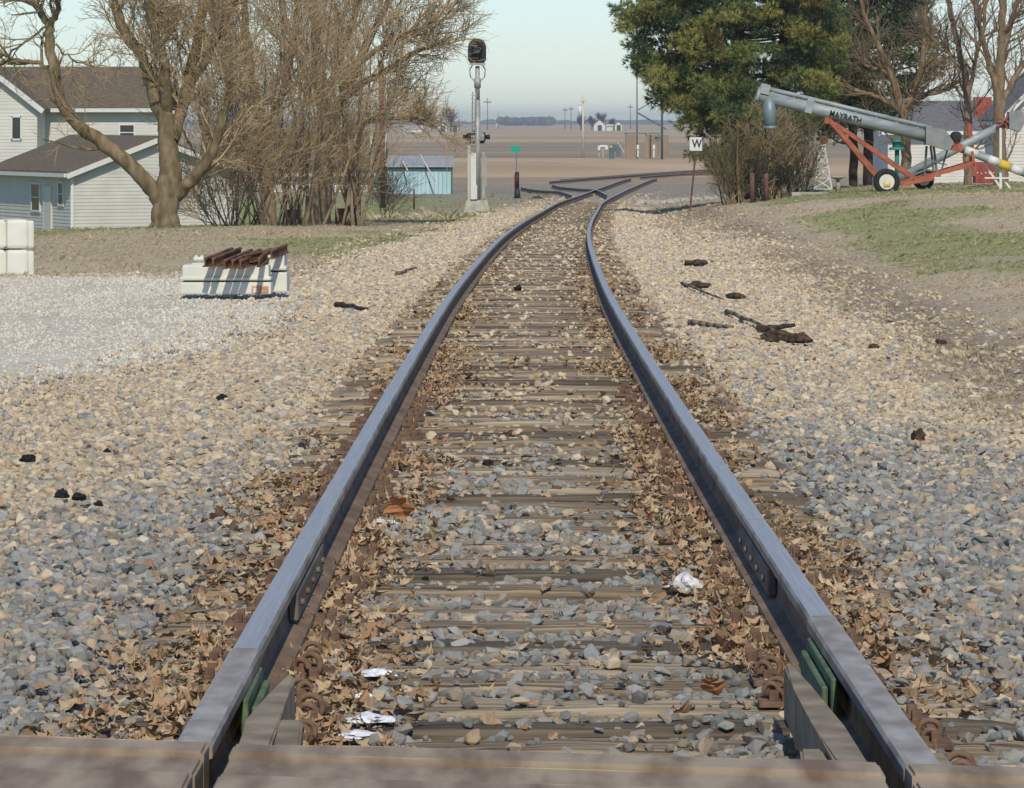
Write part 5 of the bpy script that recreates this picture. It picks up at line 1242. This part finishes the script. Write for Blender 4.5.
# right side: bare trees
PR = [dict(n=12, t0=.1, ang=.65, len=1.5, r=.04, r1=.012, wob=.14, up=.08, seg=6), dict(n=7, t0=.12, ang=.6, len=.8, r=.013, r1=.006, wob=.16, up=.05, seg=5), dict(n=4, t0=.15, ang=.6, len=.4, r=.007, r1=.005, wob=.18, up=.02, seg=3)]
bare_tree('bare_tree', 'slender bare tree in front of the white house, left of its neighbour', P(968,186,128), [
    dict(p=[(969,190,9),(967,150,8),(968,110,8),(966,80,7),(958,45,6),(950,10,5.5),(946,-20,4)], P=PR), dict(p=[(967,100,5),(976,60,4),(984,20,3.5),(990,-20,3)], P=PR), dict(p=[(962,70,3),(945,50,2.5),(932,38,2)], P=PR)], 128.0, PR, M['bark'], M['twigred'], 41)
bare_tree('bare_tree', 'thicker bare tree at the right edge behind the small auger', P(1000,186,126), [
    dict(p=[(1001,190,16),(1000,150,13),(999,110,12),(1000,70,10),(1002,30,8),(1004,-20,7)], P=PR), dict(p=[(1000,110,9,0),(988,60,6,-.2),(978,20,5,-.3),(972,-20,4)], P=PR), dict(p=[(1001,105,8,.2),(1014,80,6,.3),(1030,55,5,.4),(1050,30,3)], P=PR), dict(p=[(1001,60,6),(1012,20,5),(1022,-15,4)], P=PR)], 126.0, PR, M['bark'], M['twigred'], 42)
bare_tree('bare_tree', 'bare reddish tree spreading in front of the dark pines', P(905,184,132), [
    dict(p=[(905,190,12),(906,150,10),(904,118,9),(896,90,8),(885,60,6),(870,30,5),(858,-10,4)], P=PR), dict(p=[(904,118,7),(915,90,6),(922,60,5),(925,20,4),(930,-20,3)], P=PR),
    dict(p=[(900,110,6),(880,98,5),(856,90,4),(830,84,2.5)], P=PR), dict(p=[(902,104,6),(920,96,5),(942,92,4),(960,80,2)], P=PR), dict(p=[(890,74,5),(868,66,4),(846,52,3)], P=PR)], 132.0, PR, M['bark'], M['twigred'], 43)
# yellow green twiggy bush right of the sign
for px, hp, sp, sd, mk, lab in ((735,75,.7,51,'twiggreen','leafless olive bush directly right of the W sign'),(770,100,.55,52,'twig','taller leafless bush under the auger spout'),(795,92,.5,53,'twiggreen','leafless bush beside the white lattice tower')):
    thicket('leafless_bush', lab, px, 203, 112.6, 26, sp, hp, sd, M[mk], rad=.02, wpx=12, P_=[dict(n=9, t0=.1, ang=.5, len=.7, r=.010, r1=.006, wob=.14, up=.05, seg=5), dict(n=6, t0=.1, ang=.6, len=.35, r=.007, r1=.005, wob=.16, up=.02, seg=3)])
# pines
def needles(name, clumps, per, blade, parent, base, seed, cols, m):
    rnd = np.random.default_rng(seed); V = []; C = []
    for (c, rx, rz, ci) in clumps:
        n = int(per*rx*rz/(.5*.35)); d = rnd.normal(0, 1, (n, 3)); d /= np.linalg.norm(d, axis=1)[:, None]; rad = rnd.random(n)**.45
        pos = c+d*rad[:, None]*np.array([rx, rx, rz]); k = 13
        axis_ = d*.7+np.array([0,0,.4])+rnd.normal(0,.3,(n,3)); out_ = axis_; 
        for j in range(k):
            dr = out_+rnd.normal(0, .42, (n, 3)); dr /= np.linalg.norm(dr, axis=1)[:, None]; sd = np.cross(dr, rnd.normal(0, 1, (n, 3))); sd /= np.linalg.norm(sd, axis=1)[:, None]+1e-9
            L_ = blade*(.7+.6*rnd.random((n, 1))); w = .0115
            V.append(np.stack([pos-sd*w, pos+sd*w, pos+dr*L_], 1).reshape(-1, 3))
            cc = cols[ci][None]*(1+rnd.normal(0, .12, (n, 1))); C.append(np.repeat(cc, 3, 0))
    V = np.concatenate(V); C = np.clip(np.concatenate(C), .005, 1); Fc = np.arange(len(V)).reshape(-1, 3)
    me = np_mesh(name, V-np.array(base)[None], Fc); ca = me.color_attributes.new('Col', 'FLOAT_COLOR', 'POINT')
    ca.data.foreach_set('color', np.concatenate([C, np.ones((len(C), 1))], 1).astype(np.float32).ravel()); return link(name, me, m, parent)
PCOL = [np.array(c) for c in ((.225,.225,.06),(.145,.175,.052),(.08,.12,.048),(.045,.072,.036),(.26,.19,.07))]
def inpoly(x, y, poly):
    c = False; j = len(poly)-1
    for i in range(len(poly)):
        if (poly[i][1] > y) != (poly[j][1] > y) and x < (poly[j][0]-poly[i][0])*(y-poly[i][1])/(poly[j][1]-poly[i][1]+1e-9)+poly[i][0]: c = not c
        j = i
    return c
def pine(name, label, Y, base, trunk, poly, n, depth, seed, weights, per=60, blade=.13, size=(.28,.55), group='pines on the right'):
    rnd = np.random.default_rng(seed); s = Y/F; B = P(base[0], base[1], Y); T = empty(name, B, label, 'pine tree', group)
    xs = [q[0] for q in poly]; ys = [q[1] for q in poly]; cl = []; lines = []
    Q, rr = limb(trunk, Y, rnd); lines.append((Q, rr, 12)); cnt = 0
    tx = lambda z: np.interp(z, Q[:, 2], Q[:, 0]) if Q[0, 2] < Q[-1, 2] else np.interp(z, Q[::-1, 2], Q[::-1, 0])
    while cnt < n:
        x, y = rnd.uniform(min(xs), max(xs)), rnd.uniform(min(ys), max(ys))
        if not inpoly(x, y, poly): continue
        dy = rnd.normal(0, 1)*depth*.45; dy = np.clip(dy, -depth, depth); c = np.array(P(x, y, Y))+np.array([0, dy, 0]); r = rnd.uniform(*size)
        ci = rnd.choice(5, p=weights); cl.append((c, r, r*rnd.uniform(.45,.7), ci)); cnt += 1
        if cnt % 8 == 0:
            z0 = c[2]-abs(c[0]-tx(c[2]))*.12-.1; a = np.array([tx(z0), Y, z0]); m = np.linspace(0, 1, 6)[:, None]; L_ = a*(1-m)+c*m; L_[:, 2] += np.sin(m[:, 0]*3.14)*-.12; lines.append((L_, np.linspace(.055, .015, 6), 5))
    me = tubes_mesh('trunk', lines); me.transform(Matrix.Translation(-B)); link('trunk', me, M['pinebark'], T)
    needles('crown', cl, per, blade, T, B, seed+1, PCOL, M['pine']); return T
pine('pine_tree', 'big olive green pine leaning over the track on the right', 129.0, (748,200), [(752,204,16),(748,150,15),(744,90,14),(738,30,12),(734,-40,10),(730,-120,8)],
     [(604,10),(626,4),(668,-12),(700,-60),(790,-60),(830,-20),(842,30),(836,80),(822,112),(800,135),(782,150),(752,168),(742,172),(720,168),(712,140),(684,124),(666,108),(652,92),(642,74),(636,48),(626,36),(616,20)], 620, 2.8, 61, [.30,.30,.23,.15,.02], per=85, blade=.17)
pine('pine_tree', 'low drooping pine boughs just right of the W sign', 128.0, (738,200), [(740,204,10),(738,160,9),(736,120,6)],
     [(690,150),(706,146),(720,150),(745,158),(760,170),(752,190),(738,186),(722,176),(708,166),(696,164)], 46, 1.4, 66, [.1,.25,.35,.25,.05], size=(.2,.36))
pine('pine_tree', 'dark pine behind, standing on the right trunk of the pair', 137.0, (868,182), [(868,190,10),(868,140,10),(866,60,9),(864,-60,7)],
     [(800,-50),(915,-50),(932,-10),(938,40),(932,72),(908,104),(892,122),(868,126),(846,122),(820,118),(806,80),(798,30)], 420, 2.6, 62, [.06,.18,.34,.40,.02])
pine('pine_tree', 'dark pine behind, standing on the left trunk of the pair', 135.0, (853,184), [(853,192,9),(853,140,9),(852,60,8),(850,-60,6)],
     [(790,20),(840,10),(860,60),(864,105),(850,135),(830,140),(812,132),(796,110)], 150, 2.0, 63, [.05,.2,.35,.38,.02])
# far small trees
def far_tree(px, pyb, pyt, wpx, Y, lab, seed, name='far_tree'):
    rnd = np.random.default_rng(seed); s = Y/F; B = P(px, pyb, Y); B.z = ZF; top = P(px, pyt, Y).z; h = top-B.z; T = empty(name, B, lab, 'tree', 'bare trees far across the fields')
    Q = wander(B, (0,0,1), h*.55, 6, .04, .05, rnd); rr = np.linspace(h*.035, h*.015, 7); L_ = {0: [(Q, rr, 6)], 1: [], 2: []}
    sprout(Q, rr, L_, 0, [dict(n=16, t0=.25, ang=.75, len=wpx*s*.5, r=h*.014, r1=h*.006, wob=.12, up=.12, seg=5), dict(n=10, t0=.2, ang=.6, len=wpx*s*.28, r=h*.007, r1=h*.004, wob=.15, up=.08, seg=4), dict(n=6, t0=.1, ang=.6, len=wpx*s*.13, r=h*.005, r1=h*.003, wob=.2, up=.02, seg=2)], rnd)
    for nm, ls in (('trunk', L_[0]), ('crown', L_[1]+L_[2])):
        me = tubes_mesh(nm, ls); me.transform(Matrix.Translation(-B)); link(nm, me, M['farwood'], T)
far_tree(451, 131, 103, 26, 1450, 'lone bare far tree left of the signal mast', 71)
far_tree(432, 131, 116, 16, 1500, 'low bare far tree left of the lone one', 72)
far_tree(581, 129, 112, 15, 1700, 'leftmost bare tree of the far farm behind the pale pole', 73)
far_tree(592, 129, 113, 14, 1720, 'second bare tree of the far farm', 74)
far_tree(601, 129, 110, 18, 1730, 'tallest bare tree directly above the farmhouse', 75)
far_tree(612, 129, 116, 12, 1740, 'smallest bare tree left of the white barn', 76)

# ------------------------------------------------------------------ haze, sky, sun, camera
b = MB(); b.box((0, 3480, (16-4.6)/2), (5400, 7160, 16+4.6)); hz = b.build('haze'); tag(hz, 'thin blue air between the camera and the horizon', 'haze', kind='stuff')
hm = bpy.data.materials.new('haze_air'); hm.use_nodes = True; nt = hm.node_tree; nt.nodes.remove(nt.nodes['Principled BSDF']); pv = nt.nodes.new('ShaderNodeVolumePrincipled')
pv.inputs['Color'].default_value = (.86,.94,.97,1); pv.inputs['Density'].default_value = .00018; pv.inputs['Anisotropy'].default_value = .1
nt.links.new(pv.outputs[0], nt.nodes['Material Output'].inputs['Volume']); hz.data.materials.append(hm)
EL, AZ = R(42), R(5)       # sun behind the camera, a little to its right
w = bpy.data.worlds.new('World'); sc.world = w; w.use_nodes = True; nt = w.node_tree; bg = nt.nodes['Background']
sk = nt.nodes.new('ShaderNodeTexSky'); sk.sky_type = 'NISHITA'; sk.sun_disc = False; sk.sun_elevation = EL; sk.sun_rotation = math.pi-AZ
sk.air_density = 1.0; sk.dust_density = .25; sk.ozone_density = 3.5; sk.altitude = 0
tn = nt.nodes.new('ShaderNodeMix'); tn.data_type = 'RGBA'; tn.blend_type = 'MULTIPLY'; tn.inputs[0].default_value = 1; tn.inputs[7].default_value = (.63,.70,.81,1)
nt.links.new(sk.outputs[0], tn.inputs[6]); nt.links.new(tn.outputs[2], bg.inputs[0]); bg.inputs[1].default_value = .132
sd = Vector((math.sin(AZ)*math.cos(EL), -math.cos(AZ)*math.cos(EL), math.sin(EL)))
su = bpy.data.lights.new('sun', 'SUN'); su.energy = 3.05; su.angle = R(.6); su.color = (1, .915, .74); so = bpy.data.objects.new('sun', su); COL.objects.link(so)
so.rotation_euler = sd.to_track_quat('Z', 'Y').to_euler(); so.location = (20, -40, 60)
cam = bpy.data.cameras.new('camera'); co = bpy.data.objects.new('camera', cam); COL.objects.link(co); sc.camera = co
co.location = (0, 0, CZ); co.rotation_euler = (math.pi/2, 0, 0); cam.sensor_width = 36; cam.lens = 36*F/1024; cam.shift_y = -(394-HZ)/1024; cam.clip_end = 12000; cam.clip_start = .1
vs = sc.view_settings; vs.view_transform = 'Standard'; vs.look = 'None'; vs.gamma = 1; vs.exposure = .24; vs.use_curve_mapping = False
sc.cycles.volume_bounces = 0; sc.cycles.max_bounces = 6; sc.cycles.volume_step_rate = 4
